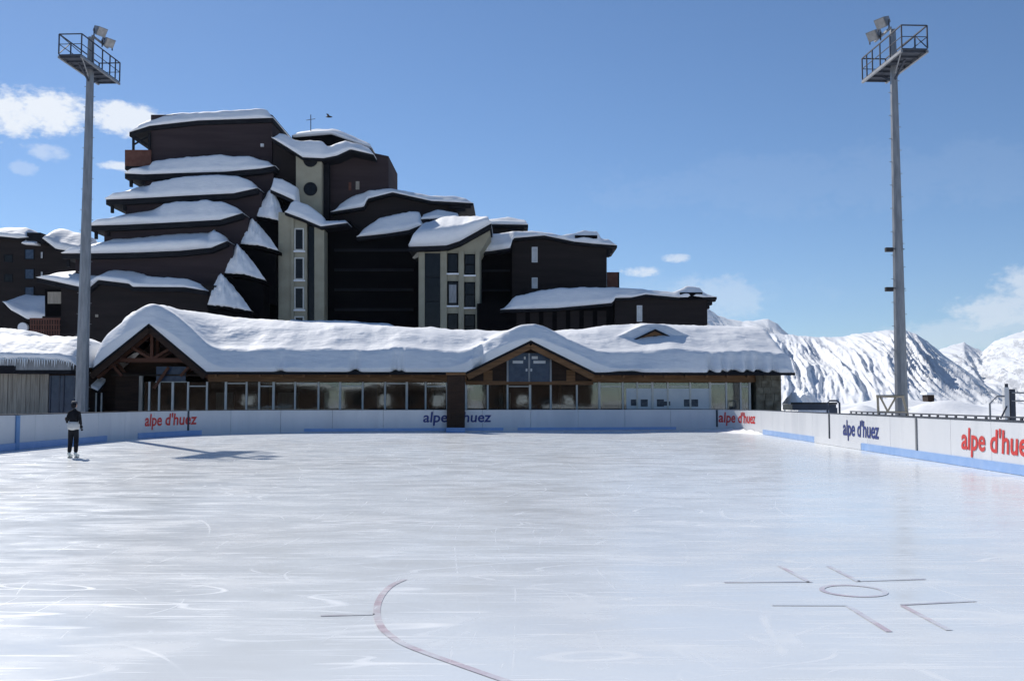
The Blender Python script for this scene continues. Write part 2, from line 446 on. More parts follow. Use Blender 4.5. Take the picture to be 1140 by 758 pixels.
seams = sorted([s_at_px(x) for x in (211, 797, 922, 1019)])
edges = [0.0]
for e in seams + [LEN]:
    n = max(1, round((e - edges[-1]) / 2.6)); a = edges[-1]
    edges += [a + (e - a) * i / n for i in range(1, n + 1)]
for a, b in zip(edges, edges[1:]): strip(a + .008, b - .008, .0, BH, -.08, 0.0, 'board_panel', M['board'])
strip(0, LEN, .02, BH - .03, -.11, -.083, 'backing', M['steel'])
sb = s_at_px(945)
strip(0, sb, BH + .002, BH + .035, -.10, .012, 'top_rail', M['dark_metal'])
for a, b in ((s_at_px(-40), s_at_px(120)), (s_at_px(155), s_at_px(226)), (s_at_px(340), s_at_px(560)), (s_at_px(576), s_at_px(751)), (s_at_px(849), s_at_px(906)), (s_at_px(958), LEN)):
    far_ = path((a + b) / 2)[0].y > 49
    strip(a, b, .07 if far_ else .01, .225 if far_ else .245, .003, .035, 'kick_strip', M['kick'])
strip(s_at_px(906), s_at_px(958), .01, .245, .003, .045, 'kick_strip', M['board'])['label'] = 'white kick strip'
p0 = s_at_px(20); strip(p0 - .12, p0 + .12, 0, BH - .02, .004, .05, 'post', M['post_blue'], 1)
for x in (211, 797, 922, 1019):
    p0 = s_at_px(x); wd = .055 if x < 1000 else .05
    strip(p0 - wd, p0 + wd, .25, BH - .01, .004, .03, 'post', M['dark_metal'] if x in (797, 922, 211) else M['steel'], 1)
# scaffold style rail along the right boards
strip(sb, LEN, BH + .004, BH + .05, -.1, .012, 'top_rail', M['dark_metal'])
strip(sb, LEN, BH + .10, BH + .135, -.07, -.02, 'guard_rail', M['dark_metal'])
q = sb
while q < LEN:
    strip(q, q + .10, BH + .053, BH + .097, -.065, -.03, 'rail_spacer', M['dark_metal'], 1); q += .62


def lettering(s0, width, m, z=.46, hscale=1.0):
    cu = bpy.data.curves.new('lettering', 'FONT'); cu.body = "alpe d'huez"; cu.size = 1.0; cu.shear = .10; cu.offset = .020; cu.resolution_u = 3
    to = bpy.data.objects.new('tmp', cu); C.objects.link(to)
    dg = bpy.context.evaluated_depsgraph_get(); me = bpy.data.meshes.new_from_object(to.evaluated_get(dg))
    bpy.data.objects.remove(to)
    x0 = min(v.co.x for v in me.vertices); x1 = max(v.co.x for v in me.vertices); k = width / (x1 - x0)
    off = bar.location
    for v in me.vertices:
        p, q = path(s0 + (v.co.x - x0) * k); p = p + q * .014
        v.co = Vector((p.x, p.y, z + v.co.y * .78 * hscale)) - off
    me.materials.clear(); me.materials.append(m)
    o = bpy.data.objects.new('lettering', me); C.objects.link(o); o.parent = bar; return o


lettering(s_at_px(163), 4.0, M['red'], .55)['label'] = 'red town lettering at the left bend'
lettering(s_at_px(471), 3.75, M['blue'], .55)['label'] = 'navy town lettering behind the wooden column'
lettering(s_at_px(800), 3.9, M['red'], .52)['label'] = 'red town lettering at the right bend'
lettering(s_at_px(937), 4.05, M['blue'], .46)['label'] = 'navy town lettering on the right side'
lettering(s_at_px(1069), 4.05, M['red'], .46)['label'] = 'large red town lettering nearest the camera'

# snow scraped up against the foot of the boards at the right bend
hp = MB(); rows = []
sa, se = s_at_px(772), s_at_px(850)
for i in range(41):
    t = i / 40; p, q = path(sa + (se - sa) * t); r = []
    hgt = .24 * math.sin(math.pi * t) ** .7 * (.75 + .5 * fbm(t * 9, 3)); wid = (.4 + 1.1 * math.sin(math.pi * t)) * (.9 + .4 * nz(t * 7, 1))
    for j in range(9):
        v = j / 8; zz = hgt * (1 - v) ** 1.5 * (1 + .3 * nz(t * 30, v * 4)) + .003
        c = p + q * (.04 + wid * v); r.append(Vector((c.x, c.y, max(.003, zz))))
    rows.append(r)
hp.grid(rows).build('scraped_snow', M['snow'], smooth=True, kind='stuff')

# ------------------------------------------------------------------ wooden column in front of the boards
pc, qc = path(s_at_px(508.5)); cw = .48
b = thing('wooden_column', (pc.x, pc.y - .3, 0), 'dark square timber column standing in front of the far boards over the navy lettering', 'column')
MB().box((pc.x - cw, pc.y - .42, .005), (pc.x + cw, pc.y - .1, 3.08)).build('shaft', M['wood_dark'], b)
for k in range(4):
    xx = pc.x - cw + .02 + k * (2 * cw - .04) / 4
    MB().box((xx + .01, pc.y - .44, .26), (xx + (2 * cw - .04) / 4 - .01, pc.y - .421, 3.06)).build('cladding_board', M['wood_dark'], b)
MB().box((pc.x - cw - .03, pc.y - .46, .008), (pc.x + cw + .03, pc.y - .425, .25)).build('kick_plate', M['kick'], b)
MB().box((pc.x - cw - .05, pc.y - .5, 3.085), (pc.x + cw + .05, pc.y - .05, 3.2)).build('cap', M['wood'], b)

# ------------------------------------------------------------------ chalet
ANG = math.radians(3.6); CA, SA = math.cos(ANG), math.sin(ANG); OX, OY = -24.1, 57.5


def L(s, t, z): return Vector((OX + s * CA - t * SA, OY + s * SA + t * CA, z))


def s_px(px, t):
    u = (px - 570.0) / F; return (u * (OY + t * CA) - OX + t * SA) / (CA - u * SA)


T0, TR, TB = -2.0, 5.5, 12.0
EAVE = 3.32; SL = .33
SEND = s_px(884, T0); S0 = s_px(104, T0)
g1s = s_px(162, T0); g1w = (s_px(235, T0) - S0) / 2; g1s = S0 + g1w * .92
g2s = s_px(591, T0); g2w = (s_px(664, T0) - s_px(520, T0)) / 2
APEX1 = at(162, 361, 56.2).z; APEX2 = at(591, 379, 57).z
d3s = s_px(729, 1.1)


def deck(s, t):
    e = t - T0; m = EAVE + SL * e if t <= TR else EAVE + SL * (TR - T0) - SL * (t - TR)
    a = APEX1 - (APEX1 - EAVE) / g1w * abs(s - g1s); b2 = APEX2 - (APEX2 - EAVE) / g2w * abs(s - g2s)
    if t > TR: a -= (t - TR) * .4; b2 -= (t - TR) * .4
    return max(m, a, b2)


RIDGE = [(s_px(x, TR), at(x, y, OY + s_px(x, TR) * SA + TR).z) for x, y in ((104, 352), (165, 346), (215, 348), (265, 353), (320, 359), (400, 362), (480, 367), (540, 372), (600, 372), (640, 370), (662, 366), (700, 363), (760, 363), (800, 365), (885, 366))]


def snow_gables(s, t):
    a = APEX1 + .55 - (APEX1 - EAVE) / g1w * math.sqrt((s - g1s) ** 2 + .95) + (.0 if t <= TR else -(t - TR) * .4)
    b2 = APEX2 + .42 - (APEX2 - EAVE) / g2w * math.sqrt((s - g2s) ** 2 + 1.1) - (0 if t <= TR else (t - TR) * .4)
    return max(a, b2)


def snow_top(s, t):
    e = t - T0; d = deck(s, t); d0 = d
    m_ = EAVE + SL * e if t <= TR else EAVE + SL * (2 * (TR - T0) - e)
    d = smax(m_, snow_gables(s, t), .5)
    lipn = 1 + .40 * fbm(s * .25, 7.3, 0, 2) + .10 * nz(s * 1.3, 2)
    w0 = .52 + .30 * fbm(s * .22, 5.5, 0, 5)
    th = (.40 * lipn) * min(1.0, (max(e, 0) / .18)) ** .5 + .64 * min(1.0, max(0.0, e - .12) / w0) * (1 + .25 * fbm(s * .25, 3.1, 0, 2))
    near_g1 = math.exp(-((s - g1s) / 2.6) ** 2); th += near_g1 * .30 * sstep(0, .6, e)
    main = d + th
    rz = lerp_list(RIDGE, s) + (0 if t <= TR else -(t - TR) * .3)
    w_ = sstep(1.2, TR - T0, e)
    plain = EAVE + SL * min(e, 2 * (TR - T0) - e)
    # main slope eases into a rounded ridge at the height seen in the photograph
    m2 = smax(main * (1 - w_) + max(rz, d + .15) * w_, d + .15, .4); d = d0
    z = m2
    if t >= 1.13:
        q = abs(s - d3s); hump = 6.42 - .20 * q * q - max(0, t - 4.2) * .45
        z = smax(z, hump, .35)
    ends = min(s - S0, SEND - s)
    z -= .35 * (1 - min(1.0, max(ends, 0) / .5)) ** 2
    z += .09 * fbm(s * .3, t * .45, 1.7, 2) * sstep(.6, 2.2, e) + .10 * max(0, fbm(s * .7, t * 1.0, 5, 6)) * sstep(.8, 2.2, e)
    back = TB - t; z -= .4 * (1 - min(1.0, max(back, 0) / .5)) ** 2
    return max(z, d + .02)


NOTCH = [(s_px(x, T0), w_, d_) for x, w_, d_ in ((395, .22, .5), (440, .18, .4), (447, .12, .3), (792, .16, .5), (806, .14, .4), (818, .3, .6), (834, .2, .55), (846, .25, .6), (862, .2, .4), (531, .2, .35), (536, .15, .45), (690, .5, .2), (705, .4, .25), (312, .2, .25))]


ch = thing('chalet', (L(20, 4, 0)), 'long low timber and glass chalet with thick snow roof beyond the far boards', 'chalet')
ss = sorted(set([S0 + (SEND - S0) * i / 520 for i in range(521)] + [g1s, g2s, g1s + g1w, g2s - g2w, g2s + g2w]))
ts = [T0, T0 + .02, T0 + .07, T0 + .15, T0 + .28, T0 + .45] + [T0 + .45 + .2 * i for i in range(1, 14)] + [1.10, 1.14] + [1.3 + .25 * i for i in range(0, 26)] + [8.2, 9.2, 10.2, 11, 11.6, 11.9, TB]
ts = sorted(set(ts))
sm = MB(); rows = []
def notch(s): return sum(d_ * math.exp(-((s - c_) / w_) ** 2) for c_, w_, d_ in NOTCH)
rows.append([L(s, T0 + notch(s), deck(s, T0 + notch(s)) + .01) for s in ss])
for t in ts: rows.append([L(s, t + notch(s) * math.exp(-((t - T0) / .5) ** 2) - (.10 + .16 * fbm(s * .5, 4, 0, 5)) * math.exp(-((t - T0) / .22) ** 2), snow_top(s, t) + .07 * fbm(s * 1.4, t * 3, 6, 5) * math.exp(-((t - T0 - .3) / .3) ** 2)) for s in ss])
rows.append([L(s, TB, deck(s, TB) + .01) for s in ss])
sm.grid(rows)
n_ = len(ss); R_ = len(rows)
sm.f.append(tuple(i * n_ for i in range(R_))); sm.f.append(tuple(i * n_ + n_ - 1 for i in range(R_))[::-1])
sm.build('roof_snow', M['snow'], ch, smooth=True)
dk = MB(); ssd = [S0 - .05] + ss[::10] + [g1s, g1s + g1w, g2s - g2w, g2s, g2s + g2w, SEND + .05]; ssd = sorted(set(ssd))
tsd = [T0 - .03, -1, 0, 1, 2, 3.5, TR, 8, TB]
up = [[L(s, t, deck(s, t) - .0) for s in ssd] for t in tsd]; dn = [[L(s, t, deck(s, t) - .14) for s in ssd] for t in tsd[::-1]]
dk.grid(up + dn, closed=True); dk.build('roof', M['fascia'], ch)
# barge boards and eaves beams
def barge(s0, z0, s1, z1, t, wd, ht, m, name='rafter'): MB().bar(L(s0, t, z0), L(s1, t, z1), wd, ht).build(name, m, ch)
for (gs, gw, apx, m) in ((g1s, g1w, APEX1, M['wood_dark']), (g2s, g2w, APEX2, M['wood'])):
    for sg in (-1, 1):
        barge(gs + sg * .02, apx - .30, gs + sg * (gw - .1), EAVE - .28, T0 + .12, .12, .34, m, 'barge_board')
        barge(gs + sg * .02, apx - .32, gs + sg * (gw - .1), EAVE - .3, -.9, .14, .26, M['wood_red'])
def sbox(s0, s1, t0, t1, z0, z1, name, m, par=None):
    k = MB(); q = [L(s0, t0, z0), L(s1, t0, z0), L(s1, t1, z0), L(s0, t1, z0)]
    k.extrude(q, (0, 0, z1 - z0)); return k.build(name, m, par or ch)
g1r = g1s + g1w; g2l = g2s - g2w; g2r = g2s + g2w
sbox(g1r - .1, g2l + .05, -1.2, -.9, 2.78, EAVE + .05, 'eaves_beam', M['wood'])
sbox(g2r - .05, SEND - .9, -1.2, -.9, 2.78, EAVE + .05, 'eaves_beam', M['wood'])
for i in range(26):      # rafter tails under the eaves
    s = g1r + .5 + i * 1.22
    if g2l - .3 < s < g2r + .3 or s > SEND - 1: continue
    MB().bar(L(s, -1.9, EAVE - .22), L(s, -.5, EAVE + .22), .12, .16).build('rafter_tail', M['wood'], ch)
# walls: floor, back, ends
sbox(S0 + .6, SEND - .9, 4.8, 5.0, 0, 5.2, 'back_wall', M['interior'])
sbox(S0 + .6, SEND - .9, -.95, 4.8, -.02, .05, 'floor', M['interior'])
sbox(S0 + .6, SEND - .9, -.9, 4.8, 3.12, 3.2, 'ceiling', M['interior'])
sbox(S0 + .5, S0 + .7, .2, 11.5, 0, EAVE + .3, 'wall', M['wood_dark'])
sbox(s_px(157, -.9), s_px(820, -.9), -.97, -.88, 0, .92, 'wall', M['stone'])
sbox(s_px(841, -1.1), s_px(868, -1.1), -1.3, 4.8, 0, EAVE + .02, 'stone_pier', M['stone'])
rnd = random.Random(3)
for r in range(8):
    z = .1 + r * .4; k = 0; s = s_px(841, -1.3)
    while s < s_px(868, -1.3) - .1:
        l = min(rnd.uniform(.3, .6), s_px(868, -1.3) - s)
        sbox(s + .012, s + l - .012, -1.36 - rnd.uniform(0, .05), -1.298, z + .012, z + .39, 'stone', M['stone']); s += l
# glazing
mul = [157, 167, 178, 193, 210, 231, 252, 275, 289, 305, 329, 355, 379, 404, 429, 453, 474, 498, 519, 543, 565, 590, 613, 642, 667, 693, 709, 726, 743, 768, 790, 808, 824, 834]
GZ0, GZ1 = .92, 2.78
for i, x in enumerate(mul):
    s = s_px(x, -.95); wd = .05 if i % 3 else .065
    sbox(s - wd, s + wd, -1.02, -.9, GZ0, GZ1, 'mullion', M['mull'])
    if i < len(mul) - 1:
        s2 = s_px(mul[i + 1], -.95)
        pn = sbox(s + .07, s2 - .07, -.965, -.95, GZ0 + .03, GZ1 - .03, 'pane', M['glass'])
        if i % 2 == 0 and x > 180: sbox(s + .07, s2 - .07, -1.0, -.93, 2.66 if i % 4 else 2.5, 2.72 if i % 4 else 2.56, 'transom', M['mull'])
sbox(s_px(157, -.95), s_px(834, -.95), -1.04, -.88, .86, GZ0, 'sill', M['mull'])
# inside: tables, counters, timber posts seen through the glass
rnd = random.Random(11)
for x in range(240, 840, 23):
    s = s_px(x + rnd.uniform(-6, 6), 1.5); t = rnd.uniform(.2, 3.2)
    z = rnd.choice((1.1, 1.45, 1.75, 2.2))
    sbox(s, s + rnd.uniform(.5, 1.6), t, t + .5, .05, z, 'furniture', rnd.choice((M['wood_dark'], M['interior'], M['wood_red'], M['winblue'], M['plank'])))
for x in (300, 352, 420, 480, 560, 622, 690):
    s = s_px(x, .6); sbox(s, s + .16, .6, .76, .05, 3.1, 'inner_post', M['wood'])
# pale display panel with dark pictures behind the glass
sbox(s_px(697, -.98), s_px(789, -.98), -.984, -.968, 1.0, 2.42, 'display_panel', M['panel'])
for x in (702, 713, 731, 738, 761, 769, 774):
    s = s_px(x, -.99); hh = .42 if x != 738 else .3
    sbox(s, s + (.42 if x != 774 else .15), -.992, -.9845, 1.36 + (.0 if x % 2 else .05), 1.36 + hh, 'picture', M['poster'])
# left porch under the first gable: dark inner wall with trusses
sbox(S0 + .7, s_px(157, -.4), -.42, -.3, 0, EAVE, 'porch_wall', M['wood_dark'])
MB().extrude([L(S0 + .5, .35, EAVE - .1), L(g1s, .35, APEX1 - .45), L(g1r - .2, .35, EAVE - .1)], L(0, .12, 0) - L(0, 0, 0)).build('gable_wall', M['wood_dark'], ch)
for t in (-1.3, -.2):
    MB().bar(L(S0 + 1.2, t, 4.0), L(g1r - 1.0, t, 4.0), .16, .22).build('tie_beam', M['wood_red'], ch)
    MB().bar(L(g1s, t, 4.0), L(g1s, t, APEX1 - .3), .16, .16).build('king_post', M['wood_red'], ch)
    for sg in (-1, 1):
        MB().bar(L(g1s + sg * .1, t, 4.1), L(g1s + sg * 1.35, t, 4.85), .13, .15).build('brace', M['wood_red'], ch)
        MB().bar(L(g1s + sg * (g1w - 1.6), t, 3.1), L(g1s + sg * (g1w - .95), t, 3.85), .13, .15).build('brace', M['wood_red'], ch)
MB().bar(L(g1s + .1, -1.1, 2.4), L(g1s + .9, -1.1, 3.6), .13, .15).build('brace', M['wood_red'], ch)
for i in range(9):   # purlins under the gable soffit
    q = (i - 4) / 4.5; s = g1s + q * g1w * .9; z = deck(s, T0) - .26
    MB().bar(L(s, T0 + .2, z), L(s, .3, z), .14, .16).build('purlin', M['wood_red'] if i % 2 else M['wood_dark'], ch)
for x in (157.5,):
    s = s_px(x, -1.1); sbox(s - .09, s + .09, -1.2, -1.03, 0, 3.1, 'porch_post', M['plank'])
pw = sbox(s_px(174, -.8), s_px(207, -.8), -.8, -.74, 2.8, 3.65, 'porch_window', M['winblue'])
sbox(s_px(173, -.85), s_px(208, -.85), -.85, -.805, 2.74, 2.8, 'frame', M['mull'], pw)
# second gable: boarded wall with a wide window
gw_ = MB().extrude([L(g2l + .3, -1.15, EAVE - .5), L(g2l + .3, -1.15, EAVE - .15), L(g2s, -1.15, APEX2 - .32), L(g2r - .3, -1.15, EAVE - .15), L(g2r - .3, -1.15, EAVE - .5)], L(0, .1, 0) - L(0, 0, 0)).build('gable_wall', M['wood_dark'], ch)
for i in range(12):
    s = g2l + .5 + i * (2 * g2w - 1.0) / 12; s2 = s + (2 * g2w - 1.0) / 12 - .02
    top = min(APEX2 - .36 - (APEX2 - EAVE) / g2w * abs(q - g2s) for q in (s, s2))
    if top > EAVE - .4: sbox(s, s2, -1.18, -1.152, EAVE - .48, top, 'gable_board', M['wood'] if i % 3 == 1 else M['wood_dark'])
ws0, ws1 = s_px(565, -1.2), s_px(613, -1.2)
gwin = sbox(ws0, ws1, -1.23, -1.19, 2.8, 4.42, 'gable_window', M['winblue'])
for q in (ws0, (ws0 + ws1) / 2, ws1): sbox(q - .05, q + .05, -1.28, -1.235, 2.8, 4.45, 'frame', M['steel'], gwin)
for z in (2.8, 3.25, 4.4): sbox(ws0 - .05, ws1 + .05, -1.275, -1.233, z, z + .06, 'frame', M['winblue'], gwin)
for (a, b_, z) in ((.12, .36, 3.86), (.60, .88, 3.86), (.38, .42, 4.1), (.56, .7, 4.12), (.42, .46, 3.4), (.53, .57, 3.4)):
    sbox(ws0 + (ws1 - ws0) * a, ws0 + (ws1 - ws0) * b_, -1.238, -1.231, z, z + .16, 'sticker', M['frame'], gwin)
sbox(g2l, g2r, -1.2, -.9, 2.62, 2.84, 'tie_beam', M['wood'])
# eyebrow dormer
dz = 5.30
MB().extrude([L(d3s - 1.34, 1.12, dz - .25), L(d3s - 1.34, 1.12, dz), L(d3s, 1.12, dz + .66), L(d3s + 1.34, 1.12, dz), L(d3s + 1.34, 1.12, dz - .25)], L(0, -.12, 0) - L(0, 0, 0)).build('dormer_wall', M['wood'], ch)
for sg in (-1, 1): MB().bar(L(d3s, .92, dz + .70), L(d3s + sg * 1.42, .92, dz + .02), .2, .1).build('dormer_barge', M['fascia'], ch)
MB().extrude([L(d3s - .5, .995, dz + .02), L(d3s, .995, dz + .4), L(d3s + .5, .995, dz + .02)], L(0, -.02, 0) - L(0, 0, 0)).build('dormer_window', M['winglass'], ch)
# lean-to at the left end
q0, q1 = s_px(93, -.8), s_px(111, -.8)
lt = MB().extrude([L(q0, -.9, 2.55), L(q1, -.9, 2.15), L(q1, .2, 2.62), L(q0, .2, 2.98)], (0, 0, .1)).build('lean_to_roof', M['fascia'], ch)
MB().extrude([L(q0, -1.0, 2.66), L(q1, -1.0, 2.26), L(q1, .2, 2.8), L(q0, .2, 3.2)], (0, 0, .16)).build('lean_to_snow', M['snow'], ch)
sbox(s_px(84, .4), S0 + .6, .4, .55, 0, 3.7, 'annex_wall', M['wood_dark'])
lw = sbox(q0, q1 + .1, -.4, -.35, .9, 2.15, 'lean_to_window', M['winglass'])
for i in range(4): sbox(q0 + i * (q1 - q0) / 3 - .03, q0 + i * (q1 - q0) / 3 + .05, -.44, -.402, .9, 2.15, 'frame', M['mull'], lw)

# ------------------------------------------------------------------ apartment blocks
def prism(name, poly, Y, depth, m, par, dx=0.0):
    return MB().extrude([at(x, y, Y) for x, y in poly], (dx, depth, 0)).build(name, m, par)


def pbox(name, x0, y0, x1, y1, Y, depth, m, par): return prism(name, [(x0, y1), (x1, y1), (x1, y0), (x0, y0)], Y, depth, m, par)


_sn = [0]


def roof_snow(par, bottom, top, Y, run=2.0, depth=6.0, lip=.35, fascia=5.0, over=.5, runs=None, name='roof_snow', eave='eaves'):
    """snow lying on a roof: lower edge and crest given as outlines at depth Y; run = horizontal distance from edge to crest"""
    _sn[0] += 1; sd = _sn[0] * 3.7
    x0, x1 = bottom[0][0], bottom[-1][0]; N = max(16, int((x1 - x0) / 2.2)); rows = [[] for _ in range(12)]
    for i in range(N + 1):
        x = x0 + (x1 - x0) * i / N
        pb = at(x, lerp_list(bottom, x), Y - over); rn = lerp_list(runs, x) if runs else run
        yt = lerp_list(top, x)
        pt = at(x, yt, Y - over + rn); h = max(.08, pt.z - pb.z)
        edge = min(1.0, min(i, N - i) / (N * .06) + .12)
        h *= edge if edge < 1 else 1
        h *= 1 + .06 * fbm(x * .05, sd, 0, 5)
        X = pb.x; z0 = pb.z; wob = .16 * fbm(x * .06, sd + 9, 0, 5)
        prof = [(0, 0), (-.06, lip * .35), (-.04, lip * .75), (.10, lip)]
        for k in range(1, 6):
            q = k / 5; prof.append((.10 + (1 - .10) * q, lip + (1 - lip) * (math.sin(q * math.pi / 2) * .55 + q * .45)))
        for k, (a, b2) in enumerate(prof):
            yy = Y - over + a * rn + wob * (1 if k < 4 else 0)
            zz = z0 + b2 * h + (.07 * fbm(x * .1, k * .5, sd, 5) if 2 < k < 9 else 0)
            rows[k].append(Vector((X, yy, zz)))
        rows[9].append(Vector((X, Y - over + rn + (depth - rn) * .5, z0 + h * .98)))
        rows[10].append(Vector((X, Y - over + depth, z0 + h * .8)))
        rows[11].append(Vector((X, Y - over + depth, z0 - .02)))
    k = MB().grid(rows, closed=True); n = N + 1
    k.f.append(tuple(r * n for r in range(12))); k.f.append(tuple(r * n + N for r in range(12))[::-1])
    o = k.build(name, M['snow'], par, smooth=True)
    if fascia:
        f = [(x, y + .25) for x, y in bottom]; f2 = [(x, y + .25 + fascia) for x, y in bottom][::-1]
        rw = [[at(x, y + .3, Y - over + .12) for x, y in bottom], [at(x, y + fascia, Y - over + .12) for x, y in bottom]]
        rw2 = [[p + Vector((0, depth - .3, 0)) for p in rw[1]], [p + Vector((0, depth - .3, 0)) for p in rw[0]]]
        q = MB().grid(rw + rw2, closed=True); nb = len(bottom)
        q.f.append((0, nb, 2 * nb, 3 * nb)); q.f.append((nb - 1, 4 * nb - 1, 3 * nb - 1, 2 * nb - 1))
        q.build(eave, M['fascia'], par)
    return o


def window(par, x0, y0, x1, y1, Y, pane=None, frame=None, fw=1.3, cross=False, sill=False):
    fr = MB(); d = -.10
    for (a, b_, c, e) in ((x0, y0, x1, y0 + fw), (x0, y1 - fw, x1, y1), (x0, y0 + fw, x0 + fw, y1 - fw), (x1 - fw, y0 + fw, x1, y1 - fw)):
        fr.extrude([at(a, e, Y + d), at(c, e, Y + d), at(c, b_, Y + d), at(a, b_, Y + d)], (0, .13, 0))
    if cross:
        ym = (y0 + y1) / 2; fr.extrude([at(x0, ym + .5, Y + d), at(x1, ym + .5, Y + d), at(x1, ym - .5, Y + d), at(x0, ym - .5, Y + d)], (0, .12, 0))
    o = fr.build('window', frame or M['frame'], par)
    MB().extrude([at(x0 + fw, y1 - fw, Y - .04), at(x1 - fw, y1 - fw, Y - .04), at(x1 - fw, y0 + fw, Y - .04), at(x0 + fw, y0 + fw, Y - .04)], (0, .03, 0)).build('pane', pane or M['winglass'], o)
    if sill:
        MB().extrude([at(x0 - .8, y1 + 1.6, Y - .3), at(x1 + .8, y1 + 1.6, Y - .3), at(x1 + .8, y1, Y - .3), at(x0 - .8, y1, Y - .3)], (0, .3, 0)).build('sill_snow', M['snow'], o)
    return o


def bld(px, Y, label): return thing('apartment_building', (gx(px, Y), Y, 0), label, 'apartment building', 'snow covered apartment buildings behind the chalet')


# A: stepped block with terraces
A = bld(200, 106, 'tall stepped brown apartment building with six snow covered terraces at the left')
pbox('wall', 168, 128, 303, 200, 113, 12, M['brown'], A)
roof_snow(A, [(144, 147), (166, 140), (220, 134), (304, 131)], [(144, 143), (160, 135), (185, 127), (240, 124), (290, 121.5), (304, 126)], 113, .8, 12, fascia=5)
pbox('balcony_rail', 139, 167, 168, 185, 112.6, .3, M['balcony'], A); pbox('balcony_floor', 139, 185.3, 168, 189, 112.6, 6, M['fascia'], A)
for x in (147, 165): prism('bracket', [(x, 148), (x + 2.2, 148), (x + 2.2, 167), (x, 167)], 112.7, .25, M['fascia'], A)
prism('bracket', [(149, 151), (165, 160), (165, 163), (149, 154)], 112.8, .2, M['fascia'], A)
prism('bracket', [(165, 151), (149, 160), (149, 162), (165, 153)], 112.9, .1, M['fascia'], A)
pbox('lamp_box', 290, 160, 293.5, 163.5, 112.8, .2, M['frame'], A)
lev = [
 (111, 160, 304, 186, 222, [(139, 193), (160, 194), (200, 192.5), (250, 191), (290, 187.5), (306, 184.5)], [(139, 190), (155, 183), (170, 180), (185, 177), (230, 173), (275, 174), (287, 178), (306, 182.5)], [(139, 6), (155, 6), (165, 1.0), (306, .8)]),
 (109, 140, 291, 214, 252, [(118, 222), (145, 221), (200, 218), (260, 215), (287, 209)], [(118, 218), (135, 209), (165, 203), (200, 197), (240, 195), (262, 196), (275, 201), (287, 207)], [(118, 7), (150, 7), (165, 1.0), (287, .8)]),
 (107, 116, 276, 242, 283, [(100, 251), (140, 250), (200, 247), (245, 244.5), (270, 237)], [(100, 247), (120, 239), (150, 232), (180, 226), (225, 223), (245, 225), (260, 231), (270, 235.5)], [(100, 8), (150, 8), (178, 1.2), (270, .9)]),
 (105, 84, 259, 272, 322, [(69, 282), (100, 282), (150, 281), (200, 279), (235, 275.5), (253, 268)], [(69, 279), (90, 270), (115, 262), (160, 256), (205, 253), (225, 254), (240, 259), (253, 266.5)], [(69, 8), (150, 8.5), (222, 8), (232, 1.2), (253, .9)]),
]
for (Y, xl, xr, yt, yb, bo, tp, rn) in lev:
    prism('wall', [(xl, yb), (xr, yb), (xr, yt), (xl, bo[1][1])], Y, 8, M['brown'], A)
    roof_snow(A, bo, tp, Y, 1.8, 9, fascia=6, over=.9, runs=rn)
    pbox('bracket', bo[0][0] + 5, bo[0][1] + 6, bo[0][0] + 8, bo[0][1] + 15, Y - .2, .3, M['fascia'], A)
    pbox('bracket', bo[0][0] + 19, bo[0][1] + 6, bo[0][0] + 22, bo[0][1] + 12, Y - .2, .3, M['fascia'], A)
prism('wall', [(68, 395), (241, 395), (241, 318), (205, 315), (147, 316), (143, 312), (109, 308), (98, 318), (68, 316)], 103, 8, M['brown2'], A)
roof_snow(A, [(41, 309), (60, 313), (85, 318.5), (98, 321), (109, 311.5), (143, 315.5), (147, 319), (205, 319.5), (230, 323.5)],
          [(41, 306), (50, 303), (62, 301.5), (87, 303), (98, 304), (114, 299), (137, 301), (157, 308), (205, 310), (230, 320)], 103, 2.0, 7, fascia=5, over=.8, runs=[(41, 6), (90, 6), (110, 4), (140, 4), (160, 1.0), (230, .8)])
prism('side_wall', [(225, 395), (318, 395), (318, 240), (303, 184), (290, 184), (225, 300)], 111.5, 8, M['shade_and_trim'], A)
pbox('recess', 50, 322, 69, 356, 103.6, 3, M['shade_and_trim'], A); pbox('parapet', 53, 325, 68, 338, 103.4, .15, M['plank'], A); pbox('wall', 47, 352, 68, 395, 103.5, 3, M['brown2'], A)
rl = pbox('balcony_rail', 33, 354, 67, 356, 102.2, .12, M['balcony'], A)
for i in range(12): pbox('baluster', 33.5 + i * 2.85, 356.1, 34.9 + i * 2.85, 373, 102.25, .06, M['balcony'], rl)
for y in (361, 367, 373): pbox('bar', 33, y, 67, y + 1.2, 102.18, .05, M['balcony'], rl)
pbox('balcony_back', 33, 357, 67, 395, 103.8, 2, M['brown2'], A)
pbox('vent', 106, 350, 109, 353, 102.9, .1, M['plank'], A)


